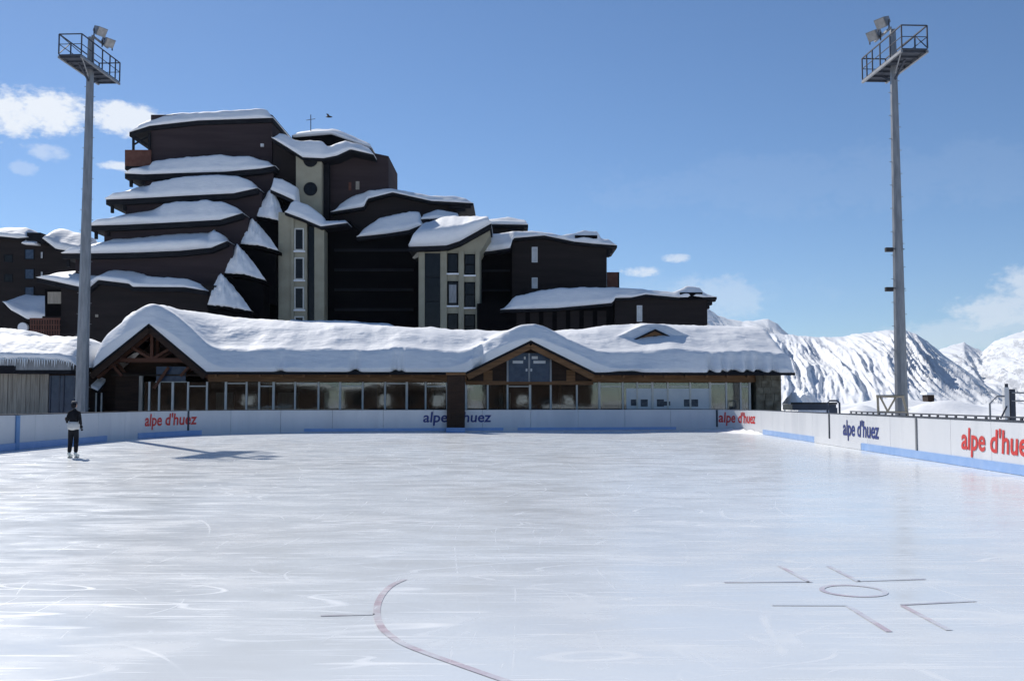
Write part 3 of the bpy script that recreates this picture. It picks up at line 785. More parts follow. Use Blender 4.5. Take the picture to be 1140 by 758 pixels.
def snow_wedge(par, apex, lb, mid, rb, Y):
    """drift on a small sloping side roof: broad at its lower edge, narrow at the wall"""
    rows = []
    for k in range(15):
        v = k / 14; r = []
        for i in range(25):
            u = i / 24
            e = (lb[0] + (mid[0] - lb[0]) * u * 2, lb[1] + (mid[1] - lb[1]) * u * 2) if u < .5 else (mid[0] + (rb[0] - mid[0]) * (u - .5) * 2, mid[1] + (rb[1] - mid[1]) * (u - .5) * 2)
            ax = apex[0] + (u - .42) * 9; ay = apex[1] + abs(u - .3) * 9
            cx = e[0] + (ax - e[0]) * v; cy = e[1] + (ay - e[1]) * v - math.sin(v * math.pi) * 2.2 * (1 - u * .4)
            yy = Y + v * 1.5 - math.sin(u * math.pi) * .7 + .15 * fbm(cx * .15, cy * .15)
            p = at(cx, cy, yy); p.z += .10 * fbm(cx * .3, cy * .3, 4); p.y -= .35 * fbm(cx * .35, cy * .07, 8, 5) * math.sin(v * math.pi); r.append(p)
        rows.append(r)
    rows.insert(0, [p + Vector((0, 2.6, -.15)) for p in rows[0]])
    rows.append([p + Vector((0, 1.0, -.6)) for p in rows[-1]])
    MB().grid(rows).build('roof_snow', M['snow'], par, smooth=True)
    prism('side_roof', [(lb[0] - .5, lb[1] + .6), (mid[0], mid[1] + .6), (rb[0] + .5, rb[1] + .6), (rb[0] + .5, rb[1] + 4), (mid[0], mid[1] + 4.5), (lb[0] - .5, lb[1] + 4)], Y - .1, 3, M['shade_and_trim'], par)
    prism('side_wall', [(lb[0] + 1, lb[1] + 4.2), (rb[0] - 3, rb[1] + 4.4), (rb[0] - 3, rb[1] + 60), (lb[0] + 1, lb[1] + 60)], Y + .3, 3, M['shade_and_trim'], par)


for ap, lb, md, rb, Y in (((302, 211), (286, 240.5), (301, 242), (318, 248), 108.6), ((282, 243), (268, 271), (288, 272), (310, 279), 106.6), ((265, 272), (250, 304), (270, 304), (296, 312), 104.6), ((247, 304), (231, 339), (249, 340), (280, 346), 102.4)):
    snow_wedge(A, ap, lb, md, rb, Y)

# B: cream stair tower with the round window
B = bld(340, 109, 'cream stair tower with a round window and three small windows beside the stepped building')
pbox('wall', 329.5, 172, 358, 260, 111, 9, M['cream'], B)
def disc(x, y, r, Y, dep, m, name, par, half=False):
    n = 24; a0, a1 = (math.pi, 2 * math.pi) if half else (0, 2 * math.pi)
    return MB().extrude([at(x + r * math.cos(a0 + (a1 - a0) * i / n), y - r * math.sin(a0 + (a1 - a0) * i / n), Y) for i in range(n + (1 if half else 0))], (0, dep, 0)).build(name, m, par)
w_ = disc(345.5, 210.5, 7.6, 110.9, .08, M['fascia'], 'round_window', B); disc(345.5, 210.5, 6.2, 110.86, .03, M['winglass'], 'pane', w_); pbox('glazing_bar', 344.9, 204.5, 346, 216.5, 110.83, .02, M['fascia'], w_)
w_ = disc(345.5, 178, 8, 110.9, .08, M['fascia'], 'half_round_window', B, True)
prism('wall', [(304, 150), (337, 173), (330, 176), (330, 240), (304, 215)], 112.2, 8, M['brown2'], B)
prism('wall', [(358, 174), (366, 173), (366, 252), (358, 252)], 112, 8, M['fascia'], B)
prism('wall', [(366, 173), (390, 165), (432.5, 174), (432.5, 222), (366, 252)], 113, 9, M['brown'], B)
pbox('downpipe', 388, 203, 391, 212, 112.9, .1, M['balcony'], B); pbox('chimney_pot', 396, 202, 400, 211, 112.9, .1, M['plank'], B)
roof_snow(B, [(302, 153), (320, 164), (337, 175), (360, 176), (375, 173), (390, 166), (416, 172)], [(302, 147), (315, 150), (326, 156), (345, 157), (357, 158), (363, 163), (383, 157), (400, 161), (416, 168)], 110.8, 1.0, 7, fascia=3)
prism('upper_roof', [(325, 160), (325, 151), (368, 147.5), (413, 164), (413, 168)], 116, 5, M['shade_and_trim'], B)
roof_snow(B, [(325, 151.5), (368, 148), (414, 164.5)], [(325, 148), (345, 144.5), (368, 143.5), (380, 147), (414, 162)], 115.8, 1.5, 5, fascia=0)
MB().tube([at(346, 148, 116), at(346, 128, 116)], .05).build('aerial', M['dark_metal'], B); MB().tube([at(341, 134, 116), at(351, 132.5, 116)], .035).build('aerial_arm', M['dark_metal'], B)
roof_snow(B, [(301, 211), (315, 217), (330, 224)], [(301, 198), (312, 199), (330, 209)], 109.5, .9, 3, fascia=4)
prism('gable_end', [(314, 232), (330, 224), (330, 240), (316, 236)], 109.2, 2, M['shade_and_trim'], B)
# lower cream body
prism('wall', [(310, 395), (310, 236), (317, 237), (341.5, 246), (341.5, 395)], 108, 8, M['cream'], B)
prism('wall', [(350, 395), (350, 249), (361, 253), (361, 395)], 108, 8, M['cream'], B)
prism('stair_glazing', [(341.6, 395), (341.6, 246), (349.9, 249), (349.9, 395)], 108.6, 7, M['winglass'], B)
prism('pilaster', [(324, 395), (324, 241), (327, 242), (327, 395)], 107.8, .25, M['cream'], B)
for y in (254, 286.5, 319.5): window(B, 327.5, y, 338.5, y + 25, 108, fw=1.5, sill=True, frame=M['mull'])
window(B, 327.5, 352, 338.5, 377, 108, fw=1.5, frame=M['mull'])
roof_snow(B, [(317, 236), (336, 243), (357, 252), (372, 250), (387, 248)], [(317, 229), (326, 222.5), (340, 228), (357, 240), (360, 246), (387, 245.5)], 107.6, 1.0, 3, fascia=3)

# C: dark middle block
Cc = bld(420, 110, 'timber apartment building, shade painted black, with tiered snowy roofs between the two cream towers')
prism('wall', [(361.5, 395), (361.5, 253), (390, 246), (398, 258), (468, 252), (468, 395)], 110, 8, M['shade_and_trim'], Cc)  # backlit wall, its shade put into the near-black colour
prism('wall', [(372, 255), (372, 238), (408, 216), (437, 213), (520, 227), (505, 245), (466, 262), (398, 262)], 112, 8, M['brown2'], Cc)
roof_snow(Cc, [(368, 236), (405, 230), (409, 221), (437, 214), (480, 223.5), (527, 226)], [(368, 233), (385, 222), (395, 217), (408, 212.5), (434, 210), (480, 218), (505, 218.5), (527, 222.5)], 111.5, 1.8, 7, fascia=3, runs=[(368, 1.2), (405, 1.2), (412, .6), (527, .8)])
for k, (x0, x1, y) in enumerate(((500, 524, 229), (508, 518, 232.5))): pbox('bracket', x0, y, x1, y + 3, 111.4, 1.5, M['fascia'], Cc)
roof_snow(Cc, [(397, 263.5), (430, 260), (455, 256), (470, 250)], [(397, 260), (410, 249), (420, 243), (440, 238), (455, 235.5), (470, 237)], 109.3, 1.3, 5, fascia=4)
roof_snow(Cc, [(468, 244), (490, 243), (511, 242)], [(468, 239.5), (486, 233.5), (511, 238)], 109.8, 1.5, 4, fascia=3)
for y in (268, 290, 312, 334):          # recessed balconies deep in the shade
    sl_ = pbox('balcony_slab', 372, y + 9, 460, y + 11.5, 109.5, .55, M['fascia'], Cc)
    pbox('balcony_rail', 378 + (y % 3) * 9, y + 4, 420 + (y % 4) * 8, y + 8.7, 109.45, .08, M['shade_and_trim'], Cc)

# D: cream bay block
D = bld(500, 103, 'cream bay fronted apartment building with tall dark glazing under a bright snow roof')
prism('wall', [(466, 400), (466, 279), (498, 275), (545, 251), (546, 262), (534, 281), (534, 400)], 103, 7, M['cream'], D)
w_ = pbox('tall_window', 473, 282, 490, 400, 102.94, .05, M['winglass'], D)
for y in (308, 335): pbox('glazing_bar', 473.2, y, 489.8, y + 1.2, 102.9, .035, M['fascia'], w_)
for x0, x1 in ((466.3, 472.7), (490.3, 497.5), (510.5, 516.5), (529.2, 533.6)): pbox('pilaster', x0, 279.5, x1, 400, 102.8, .19, M['cream'], D)
for y0, y1 in ((282, 304), (313, 340), (349, 375)):
    window(D, 498, y0, 510, y1, 103, fw=1, frame=M['shade_and_trim'], sill=True); window(D, 517, y0 + 1, 529, y1 + 2, 103, fw=1, frame=M['shade_and_trim'], cross=True, sill=True)
pbox('curtain', 500, 317, 508, 337, 102.93, .02, M['steel'], D)
roof_snow(D, [(455, 274.5), (497, 273), (512, 268), (547, 248.5)], [(455, 262), (459, 256), (467, 249), (492, 241), (518, 241), (547, 243.5)], 102.6, 8.0, 9, lip=.48, fascia=5, over=.9)
prism('bracket', [(459, 287), (468, 277), (468, 285), (461, 288)], 102.9, .3, M['plank'], D)

# E: right block
E = bld(620, 108, 'brown apartment building with two narrow white windows and a side balcony')
prism('wall', [(570, 350), (570, 265), (606, 261), (640, 267), (675.5, 271), (675.5, 350)], 108, 8, M['brown2'], E)
prism('wall', [(532, 400), (532, 278), (570, 274), (570, 400)], 109, 7, M['shade_and_trim'], E)  # darker than the wall beside it: its shade is painted into the cladding
pbox('wall', 545, 246, 583, 275, 113, 5, M['brown2'], E)
roof_snow(E, [(540, 249.5), (588, 250)], [(540, 244.5), (565, 242), (588, 246)], 112.6, 1.5, 5, fascia=3); pbox('bracket', 566, 253, 584, 256, 112.6, 1, M['fascia'], E)
roof_snow(E, [(522, 281), (545, 279.5), (568, 276), (571, 265), (606, 262), (640, 269), (660, 271), (687, 273)], [(522, 277), (533, 264), (548, 260), (572, 257.5), (590, 257), (606, 258.5), (625, 262), (638, 260), (650, 257), (666, 258), (670, 266), (687, 267)], 107.6, 2.0, 7, fascia=3, runs=[(522, 1.2), (565, 1.1), (572, .6), (687, .7)])
pbox('roof_box', 640, 262, 665, 271, 107.2, 2, M['shade_and_trim'], E)
for x0, x1, y in ((676, 686, 274), (676, 682, 278), (676, 679, 282)): pbox('bracket', x0, y, x1, y + 3.6, 107.9, .8, M['fascia'], E)
window(E, 592, 275, 598.5, 292, 108, pane=M['winlight'], fw=.8); window(E, 592, 309, 598.5, 321, 108, pane=M['winlight'], fw=.8)
pbox('balcony_rail', 675.7, 303, 688, 320, 108.6, .15, M['balcony'], E); pbox('balcony_floor', 675.7, 320.2, 688, 322.5, 108.6, 3, M['fascia'], E)
for x in (688.1,): pbox('bracket', x, 303, x + 1.4, 322, 108.55, .2, M['fascia'], E)
for y in (300, 322, 344): pbox('balcony_slab', 535, y, 568, y + 2, 108.5, .45, M['fascia'], E)

# F: low right wing
Fb = bld(700, 101, 'low brown apartment building at the right end with a drooping snow roof')
prism('wall', [(531, 400), (531, 338), (686, 330), (686, 400)], 101.6, 7, M['shade_and_trim'], Fb)
prism('wall', [(684.5, 400), (684.5, 328), (703, 328), (719, 326), (756, 331), (787.5, 333), (787.5, 400)], 101, 8, M['brown2'], Fb)
roof_snow(Fb, [(557, 344.5), (611, 343), (622, 342.5), (682, 337), (685, 331.5), (703, 331), (719, 327.5), (756, 331), (798, 330.5)], [(557, 342), (574, 330), (593, 325), (619, 321), (672, 319.5), (703, 321), (750, 325), (757, 323), (766, 318.5), (781, 320.5), (785, 325.5), (798, 326.5)], 100.8, 2.0, 7, fascia=3, runs=[(557, 1.1), (680, 1.1), (690, .8), (798, .7)])
pbox('roof_box', 757, 325.5, 782, 333, 100.3, 2, M['shade_and_trim'], Fb)
for x0, x1, y in ((788, 797, 332), (788, 793, 336), (788, 790, 340)): pbox('bracket', x0, y, x1, y + 3.4, 100.9, .8, M['fascia'], Fb)
window(Fb, 709, 340, 715, 358, 101, pane=M['winlight'], fw=.8)
for i in range(7): pbox('shutter', 575 + i * 15, 346, 585 + i * 15, 372, 101.53, .06, M['brown2'], Fb)
roof_snow(Fb, [(312, 364), (445, 367)], [(312, 356), (380, 357), (430, 360), (445, 365)], 90, 1.5, 6, fascia=0, name='terrace_snow')

# G: far left building
G = bld(40, 125, 'dark brown apartment building with bluish windows at the far left edge')
prism('wall', [(-60, 400), (-60, 262), (0, 258), (30, 262), (48, 272), (70, 281), (95, 288), (95, 400)], 125, 9, M['brown2'], G)
roof_snow(G, [(-60, 266), (0, 263), (20, 265), (31, 264)], [(-60, 254), (4, 254), (20, 253), (31, 257)], 124.5, 2, 5, fascia=2)
roof_snow(G, [(48, 266), (62, 277), (90, 281)], [(48, 255), (60, 256), (75, 260), (90, 266)], 124.5, 4, 6, fascia=2)
roof_snow(G, [(24, 271), (40, 272)], [(24, 266), (40, 268)], 124.2, 1.5, 2, fascia=0)
prism('dormer', [(30, 270), (30, 259), (45, 259), (50, 271)], 124.2, 3, M['fascia'], G)
for y in (277, 299, 319): window(G, 27, y, 38, y + 12, 125, pane=M['winblue'], fw=.9, frame=M['fascia'])
for y in (280, 302): window(G, 44.5, y, 48, y + 8, 125, pane=M['winlight'], fw=.6, frame=M['fascia'])
for y in (283, 305): window(G, 4, y, 14, y + 9, 125, pane=M['winglass'], fw=.9, frame=M['fascia'])
roof_snow(G, [(3, 336), (12, 345), (30, 355), (55, 354)], [(3, 332), (10, 328), (40, 329), (55, 344)], 119, 4, 6, fascia=2)
prism('porch', [(3, 400), (3, 340), (30, 358), (55, 357), (55, 400)], 119.5, 4, M['brown2'], G)
disc(25, 364.5, 5.5, 118.7, .4, M['snow'], 'snow_plug', G)

# the terrace side of the rink behind the photographer, mirrored in the chalet panes
for (x0, x1, y0, hh, gh, lb_) in ((-60, -16, -30, 3.4, 2.4, 'widest'), (-13, 4, -24, 3.0, 1.2, 'lowest'), (8, 24, -34, 4.4, 2.4, 'tallest')):
    tb = thing('terrace_building', ((x0 + x1) / 2, y0, 0), lb_ + ' of the snowy timber buildings mirrored in the chalet panes', 'terrace building', 'terrace buildings mirrored in the chalet panes')
    MB().box((x0, y0 - 8, 0), (x1, y0, hh)).build('wall', M['wood_dark'], tb)
    xm = (x0 + x1) / 2
    MB().extrude([(x0 - .6, y0 + .6, hh + .01), (xm, y0 + .6, hh + gh), (x1 + .6, y0 + .6, hh + .01)], (0, -9, 0)).build('gable', M['wood_dark'], tb)
    for a, b in ((x0 - .8, xm), (x1 + .8, xm)): MB().extrude([(a, y0 + .7, hh + .05), (b, y0 + .7, hh + gh + .15), (b, y0 + .7, hh + gh + .7), (a, y0 + .7, hh + .5)], (0, -9.2, 0)).build('roof_snow', M['snow'], tb)
    for k in range(4): MB().box((x0 + 1 + k * (x1 - x0 - 2) / 4, y0 + .01, 1), (x0 + 2.6 + k * (x1 - x0 - 2) / 4, y0 + .06, 2.4)).build('window', M['panel'] if k % 2 else M['winglass'], tb)

# ------------------------------------------------------------------ hut at the left
hY = 55.0
H = thing('hut', (gx(30, hY), hY, 0), 'low plank walled hut with icicles on its snowy roof behind the left boards', 'hut')
hx = lambda x: at(x, HOR, hY).x
pw0 = at(-60, 415, hY).z
for i in range(23):
    x = -62 + i * 5.05; rr = random.uniform(0, .03)
    MB().box((hx(x) + .008, hY - .03 - rr, 0), (hx(x + 5.05) - .008, hY + .02, pw0 - .03)).build('plank', M['plank'], H)
MB().box((hx(-62), hY + .025, 0), (hx(88), hY + 5, pw0 - .02)).build('wall', M['wood_dark'], H)
wn_ = MB().box((hx(55), hY - .02, .9), (hx(83), hY + .02, at(60, 418, hY).z)).build('window', M['winblue'], H)
for x in (55, 65.5, 70, 82): MB().box((hx(x), hY - .07, .9), (hx(x + 1.6), hY - .022, at(60, 418, hY).z)).build('frame', M['navy'], wn_)
MB().box((hx(66), hY - .05, 1.0), (hx(70), hY - .024, at(60, 421, hY).z)).build('door_panel', M['winblue'], wn_)
for x0, x1 in ((-62, 25), (25, 86)):
    ya, yb = (407, 415.5) if x0 < 0 else (412, 416)
    MB().box((hx(x0), hY - .9, at(0, yb, hY - .9).z), (hx(x1) - .01, hY + .02, at(0, ya, hY - .9).z)).build('fascia', M['fascia'], H)
MB().box((hx(-62), hY - .85, at(0, 411.9, hY - .85).z), (hx(86) - .02, hY - .1, at(0, 398.5, hY - .85).z)).build('eaves_board', M['steel'], H)
roof_snow(H, [(-62, 399), (0, 399.5), (25, 400), (66, 401), (80, 404), (87, 408)], [(-62, 373), (0, 374), (40, 374), (66, 375), (78, 380), (84, 388), (87, 405)], hY - .3, 2.6, 6, lip=.30, fascia=0, over=.7)
roof_snow(H, [(-62, 380), (0, 378), (30, 378)], [(-62, 362), (0, 366), (18, 368), (30, 374)], hY + 5.5, 1.2, 4, fascia=0)
ic = MB().tube([(0, 0, 0), (.01, 0, -.18), (0, 0, -.45)], [.055, .035, .004], 5).build('icicle', M['icicle'], None, smooth=True)
me = ic.data; bpy.data.objects.remove(ic)
for i in range(34):
    x = -6 + i * 2.7 + random.uniform(-.5, .5)
    z = at(x, lerp_list([(-62, 398), (25, 399), (66, 400), (90, 405)], x), hY - 1.0).z
    inst(me, 'icicle', (hx(x) * .985, hY - 1.08, z + .04), H, scale=(1, 1, random.uniform(.5, 1.25)))

# ------------------------------------------------------------------ floodlight masts
def mast(px, Y, ptop, pbase, mirror, label):
    base = Vector((gx(px, Y), Y, 0)); top = at(ptop[0], ptop[1], Y)
    x = base.x; h = top.z
    r = thing('floodlight_mast', base, label, 'floodlight mast', 'tall rink floodlight masts')
    r0 = 7.4 / F * Y; r1 = 4.0 / F * Y
    MB().tube([(x, Y, 0), (x, Y, h * .5), (x, Y, h), (x, Y, h + 1.75)], [r0, (r0 + r1) / 2, r1, r1 * .85], 10).build('pole', M['steel'], r)
    MB().tube([(x, Y, 0), (x, Y, .06)], r0 * 1.7, 10).build('base_plate', M['steel'], r)
    for k in range(int(h / .55)):
        z = 1.3 + k * .55; rr = r0 + (r1 - r0) * z / h; sg = -1 if k % 2 else 1
        if z < h - .3: MB().bar((x + sg * rr * .9, Y, z), (x + sg * (rr + .09), Y, z), .025, .025).build('climbing_peg', M['steel'], r)
    # platform: long axis runs from near outer end to far inner end
    d = Vector((mirror * .05, 1, 0)).normalized(); n = Vector((d.y, -d.x, 0)) * mirror
    LN, WD = 2.2, .59
    c = Vector((x, Y, h))
    def P(a, b, z=0): return c + d * a + n * b + Vector((0, 0, z))
    pf = MB().extrude([P(-LN, -WD), P(LN, -WD), P(LN, WD), P(-LN, WD)], (0, 0, .07)).build('platform', M['dark_metal'], r)
    for b in (-WD, WD): MB().bar(P(-LN, b, -.06), P(LN, b, -.06), .1, .12).build('edge_beam', M['steel'], pf)
    for k in range(7):
        a = -LN + .15 + k * (2 * LN - .3) / 6; MB().bar(P(a, -WD + .06, -.05), P(a, WD - .06, -.05), .06, .08).build('joist', M['dark_metal'], pf)
    for a in (-1.2, 1.2): MB().bar(P(a, 0, -.1), P(0, 0, -.75), .08, .08).build('strut', M['dark_metal'], r)
    MB().bar(P(-LN + .1, WD, -.1), P(-.5, .15, -.5), .05, .05).build('strut', M['steel'], r)
    corner = [(-LN, -WD), (-LN, WD), (LN, WD), (LN, -WD)]
    for a, b in corner + [(-LN * .45, -WD), (-LN * .45, WD), (LN * .05, WD), (LN * .45, WD), (LN * .45, -WD), (LN * .75, WD)]:
        MB().bar(P(a, b, .07), P(a, b, 1.12), .055, .055).build('rail_post', M['dark_metal'], r)
    for z in (1.12, .6):
        for i in range(4):
            (a, b), (a2, b2) = corner[i], corner[(i + 1) % 4]
            MB().bar(P(a, b, z), P(a2, b2, z), .05 if z > 1 else .03, .05 if z > 1 else .03).build('handrail' if z > 1 else 'mid_rail', M['dark_metal'], r)
    MB().bar(P(-LN, -WD, 1.1), P(-LN, WD, .1), .04, .04).build('diagonal_brace', M['dark_metal'], r)
    MB().bar(P(-LN, -WD, .1), P(-LN * .45, -WD, 1.1), .035, .035).build('diagonal_brace', M['dark_metal'], r)
    # lamps on a crossbar, aimed down at the ice
    aim = Vector((mirror * .8, -.45, -.55)).normalized()
    MB().bar(P(-.6, WD * .6, 1.62), P(1.2, WD * .6, 1.62), .09, .09).build('crossbar', M['steel'], r)
    for k, (a, z) in enumerate(((-.2, 2.05), (.75, 1.8))):
        q = P(a, WD * .9, z); ax = aim; sd = ax.cross(Vector((0, 0, 1))).normalized(); up = sd.cross(ax)
        fl = MB()
        f0 = [q - ax * .28 + sd * i * .17 + up * j * .14 for i, j in ((-1, -1), (1, -1), (1, 1), (-1, 1))]
        f1 = [q + ax * .24 + sd * i * .29 + up * j * .24 for i, j in ((-1, -1), (1, -1), (1, 1), (-1, 1))]
        fl.poly(f0 + f1, [(0, 3, 2, 1), (4, 5, 6, 7), (0, 1, 5, 4), (1, 2, 6, 5), (2, 3, 7, 6), (3, 0, 4, 7)])
        fo = fl.build('floodlight', M['steel'], r)
        MB().extrude([q + ax * .245 + sd * i * .255 + up * j * .205 for i, j in ((-1, -1), (1, -1), (1, 1), (-1, 1))], ax * .02).build('lens', M['lens'], fo)
        MB().bar(q - sd * .32, q - sd * .32 - Vector((0, 0, .4)), .05, .05).build('yoke', M['dark_metal'], fo)
        MB().bar(q + sd * .32, q + sd * .32 - Vector((0, 0, .4)), .05, .05).build('yoke', M['dark_metal'], fo)
    return r, base, h


mast(91, 52, (98, 78), None, 1, 'tall steel floodlight mast with railed platform on the left, beside the plank hut')
r2, b2_, h2 = mast(1003.5, 46, (997.5, 74), None, -1, 'tall steel floodlight mast with railed platform on the right, against the mountains')
for y in (278, 322):
    p = at(991, y, 45.8)
    MB().box((p.x - .22, p.y - .1, p.z - .1), (p.x + .12, p.y + .1, p.z + .09)).build('junction_box', M['black'], r2)
    MB().bar((p.x + .05, p.y, p.z + .05), (b2_.x + .3, 46, p.z + .05), .04, .04).build('bracket', M['dark_metal'], r2)

# ------------------------------------------------------------------ skater
def skin(name, pts, edges, radii, m, par, sub=2, rootv=0):
    off = root_of(par).location if par else Vector((0, 0, 0))
    me = bpy.data.meshes.new(name); me.from_pydata([(p[0] * .84, -p[1], p[2]) for p in pts], edges, []); o = bpy.data.objects.new(name, me); C.objects.link(o)
    if par: o.parent = par
    md = o.modifiers.new('skin', 'SKIN'); md.use_smooth_shade = True
    for i, r in enumerate(radii): me.skin_vertices[0].data[i].radius = (r if isinstance(r, tuple) else (r, r)); me.skin_vertices[0].data[i].use_root = (i == rootv)
    sb_ = o.modifiers.new('sub', 'SUBSURF'); sb_.levels = sub; sb_.render_levels = sub
    me.materials.append(m); return o


fp = ice_pt(81, 509.5)
sk = thing('person', (fp.x, fp.y, 0), 'skater in black trousers, dark top and pale jacket hem near the left boards', 'person')
# local frame: x right, y away; body from skate blades up
body = skin('body', [(0, 0, .86), (0, 0, 1.02), (.01, 0, 1.18), (.02, 0, 1.32), (.02, -.01, 1.41), (.015, -.02, 1.47),
                     (-.15, .0, 1.33), (-.25, -.02, 1.10), (-.36, -.16, 1.20), (.18, 0, 1.33), (.24, .03, 1.12), (.20, -.12, .97),
                     (-.09, 0, .80), (-.11, -.02, .48), (-.12, .02, .14), (.09, 0, .80), (.10, -.02, .48), (.11, .02, .14)],
            [(0, 1), (1, 2), (2, 3), (3, 4), (4, 5), (3, 6), (6, 7), (7, 8), (3, 9), (9, 10), (10, 11), (0, 12), (12, 13), (13, 14), (0, 15), (15, 16), (16, 17)],
            [(.135, .11), (.13, .105), (.145, .11), (.135, .10), .055, .052, .068, .052, .040, .068, .052, .040, .092, .072, .06, .092, .072, .06], M['cloth_black'], sk)
jk = skin('jacket_hem', [(0, 0, .80), (0, 0, .94), (0, 0, 1.12)], [(0, 1), (1, 2)], [(.185, .16), (.195, .165), (.175, .14)], M['cloth_white'], sk)
hd = skin('head', [(.01, -.01, 1.49), (.01, -.03, 1.55), (.01, -.01, 1.62)], [(0, 1), (1, 2)], [(.06, .07), (.075, .085), (.085, .09)], M['skin'], sk)
MB().poly([Vector((fp.x, fp.y, 0)) + Vector(p) for p in ((-.015 + .01, .12, 1.55), (.035, .12, 1.55), (.01, .15, 1.535), (.01, .115, 1.585))], [(0, 1, 2), (0, 2, 3), (1, 3, 2)]).build('nose', M['skin'], hd)
skin('hair', [(.01, .035, 1.47), (.01, .05, 1.55), (.01, .04, 1.63)], [(0, 1), (1, 2)], [(.06, .04), (.085, .05), (.088, .06)], M['cloth_black'], sk)
cp = skin('helmet', [(.01, .02, 1.61), (.01, .0, 1.66), (.01, .0, 1.69)], [(0, 1), (1, 2)], [(.11, .115), (.105, .11), (.06, .07)], M['dark_metal'], sk)
for sg, x0, y0, z0 in ((-1, -.36, -.16, 1.20), (1, .20, -.12, .97)):
    gl = skin('glove', [(x0, y0, z0), (x0 - .01, y0 - .05, z0 - .06), (x0 - .015, y0 - .07, z0 - .11)], [(0, 1), (1, 2)], [(.045, .035), (.05, .03), (.04, .022)], M['cloth_black'], sk)
    for k in range(4):
        fx = x0 - .04 + k * .02; skin('finger', [(fx, y0 - .075, z0 - .115), (fx, y0 - .095, z0 - .15), (fx, y0 - .085, z0 - .18 + abs(k - 1.5) * .008)], [(0, 1), (1, 2)], [.011, .010, .008], M['cloth_black'], gl, 1)
    skin('thumb', [(x0 + sg * -.04, y0 - .06, z0 - .06), (x0 + sg * -.06, y0 - .09, z0 - .09), (x0 + sg * -.055, y0 - .11, z0 - .115)], [(0, 1), (1, 2)], [.013, .011, .009], M['cloth_black'], gl, 1)
for sg in (-1, 1):
    bt = skin('skate', [(sg * .115, .06, .075), (sg * .12, -.06, .07), (sg * .125, -.17, .065), (sg * .115, .06, .17)], [(0, 1), (1, 2), (0, 3)], [.055, .05, .04, .058], M['skate'], sk)
    MB().box((fp.x + sg * .10 - .006, fp.y - .12, .004), (fp.x + sg * .10 + .006, fp.y + .2, .035)).build('blade', M['steel'], bt)

# ------------------------------------------------------------------ right side: snow field, small structures
sf = MB(); rows = []
for i in range(90):
    Y = 30 + 190 * (i / 89) ** 1.5; r = []
    for j in range(150):
        px = 815 + (1420 - 815) * j / 149; x = gx(px, Y)
        edge = sstep(13.6, 17, x) if Y < 60 else 1
        z = .012 * max(0, Y - 50) + .35 * fbm(x * .12, Y * .09, 2) + .12 * fbm(x * .5, Y * .4, 8)
        z += 1.0 * math.exp(-((px - 960) / 30) ** 2 - ((Y - 70) / 6) ** 2)
        z += 1.1 * math.exp(-((px - 1050) / 45) ** 2 - ((Y - 95) / 5) ** 2)
        z += .9 * math.exp(-((px - 1000) / 60) ** 2 - ((Y - 120) / 9) ** 2)
        z -= 1.0 * sstep(150, 220, Y) * 6
        r.append(Vector((x, Y, max(-.4, z * edge) if edge > 0 else -.4)))
    rows.append(r)
sf.grid(rows).build('snow_field', M['snow'], smooth=True, kind='structure')
sp_ = MB(); rows = []
for j in range(28):
    v = j / 27; r = []
    for i in range(90):
        u = i / 89; X = gx(866 + 72 * u, 75); Y = 72.5 + 7 * v
        hgt = lerp_list([(0, .3), (.12, 1.2), (.25, 2.1), (.4, 2.35), (.55, 2.0), (.7, 1.5), (.85, 1.0), (1, .1)], u)
        k = min(1.0, v / .22) if v < .5 else (1 - (v - .5) / .5) ** .7
        n_f = fbm(X * .9, Y * .9, 4, 5)
        z = hgt * k * (1 + .22 * n_f) + .18 * fbm(X * 2.4, Y * 2.4, 9, 4) * k - .02
        r.append(Vector((X + .25 * n_f, Y + .5 * n_f * k, z)))
    rows.append(r)
sp_.grid(rows).build('snow_bank', M['snow'], smooth=False, kind='structure')

tr = thing('flatbed_trailer', (gx(900, 62), 62, 0), 'dark low flatbed trailer with snow on it behind the boards beside the chalet', 'trailer')
zt = at(900, 450, 62).z
MB().box((gx(877, 62), 61, zt - .35), (gx(925, 62), 63.2, zt)).build('deck', M['navy'], tr)
MB().box((gx(876, 62), 60.95, zt + .005), (gx(926, 62), 61.1, zt + .12)).build('side_rail', M['black'], tr)
for x in (884, 892, 912):
    wv = MB().tube([(gx(x, 62), 61.0, .38), (gx(x, 62), 61.25, .38)], .38, 14).build('wheel', M['black'], tr); MB().tube([(gx(x, 62), 60.96, .38), (gx(x, 62), 60.99, .38)], .18, 10).build('rim', M['steel'], wv)
k = MB(); rr = []
for i in range(15):
    u = i / 14; rr.append([Vector((gx(874 + 18 * u, 62), 61.1 + 1.9 * v / 6, zt + .01 + .75 * math.sin(math.pi * u) ** .8 * math.sin(math.pi * (v + .0) / 6) * (1 + .5 * nz(u * 5, v)))) for v in range(7)])
k.grid(rr).build('load_snow', M['snow'], tr, smooth=True)

pf = thing('pipe_frame', (gx(930, 50), 50, 0), 'dark bent pipe frame rising behind the right boards near the post', 'pipe frame')
a, b_ = at(921, 446, 50), at(934.5, 446, 50)
MB().tube([(a.x, 50, 0), (a.x, 50, a.z - .1), (a.x + .12, 50, a.z), (b_.x - .12, 50, b_.z), (b_.x, 50, b_.z - .12), (b_.x, 50, 0)], .05, 8).build('pipe', M['navy'], pf)
MB().box((a.x + .1, 50.02, .0), (b_.x - .1, 50.08, a.z - .35)).build('infill_panel', M['navy'], pf)

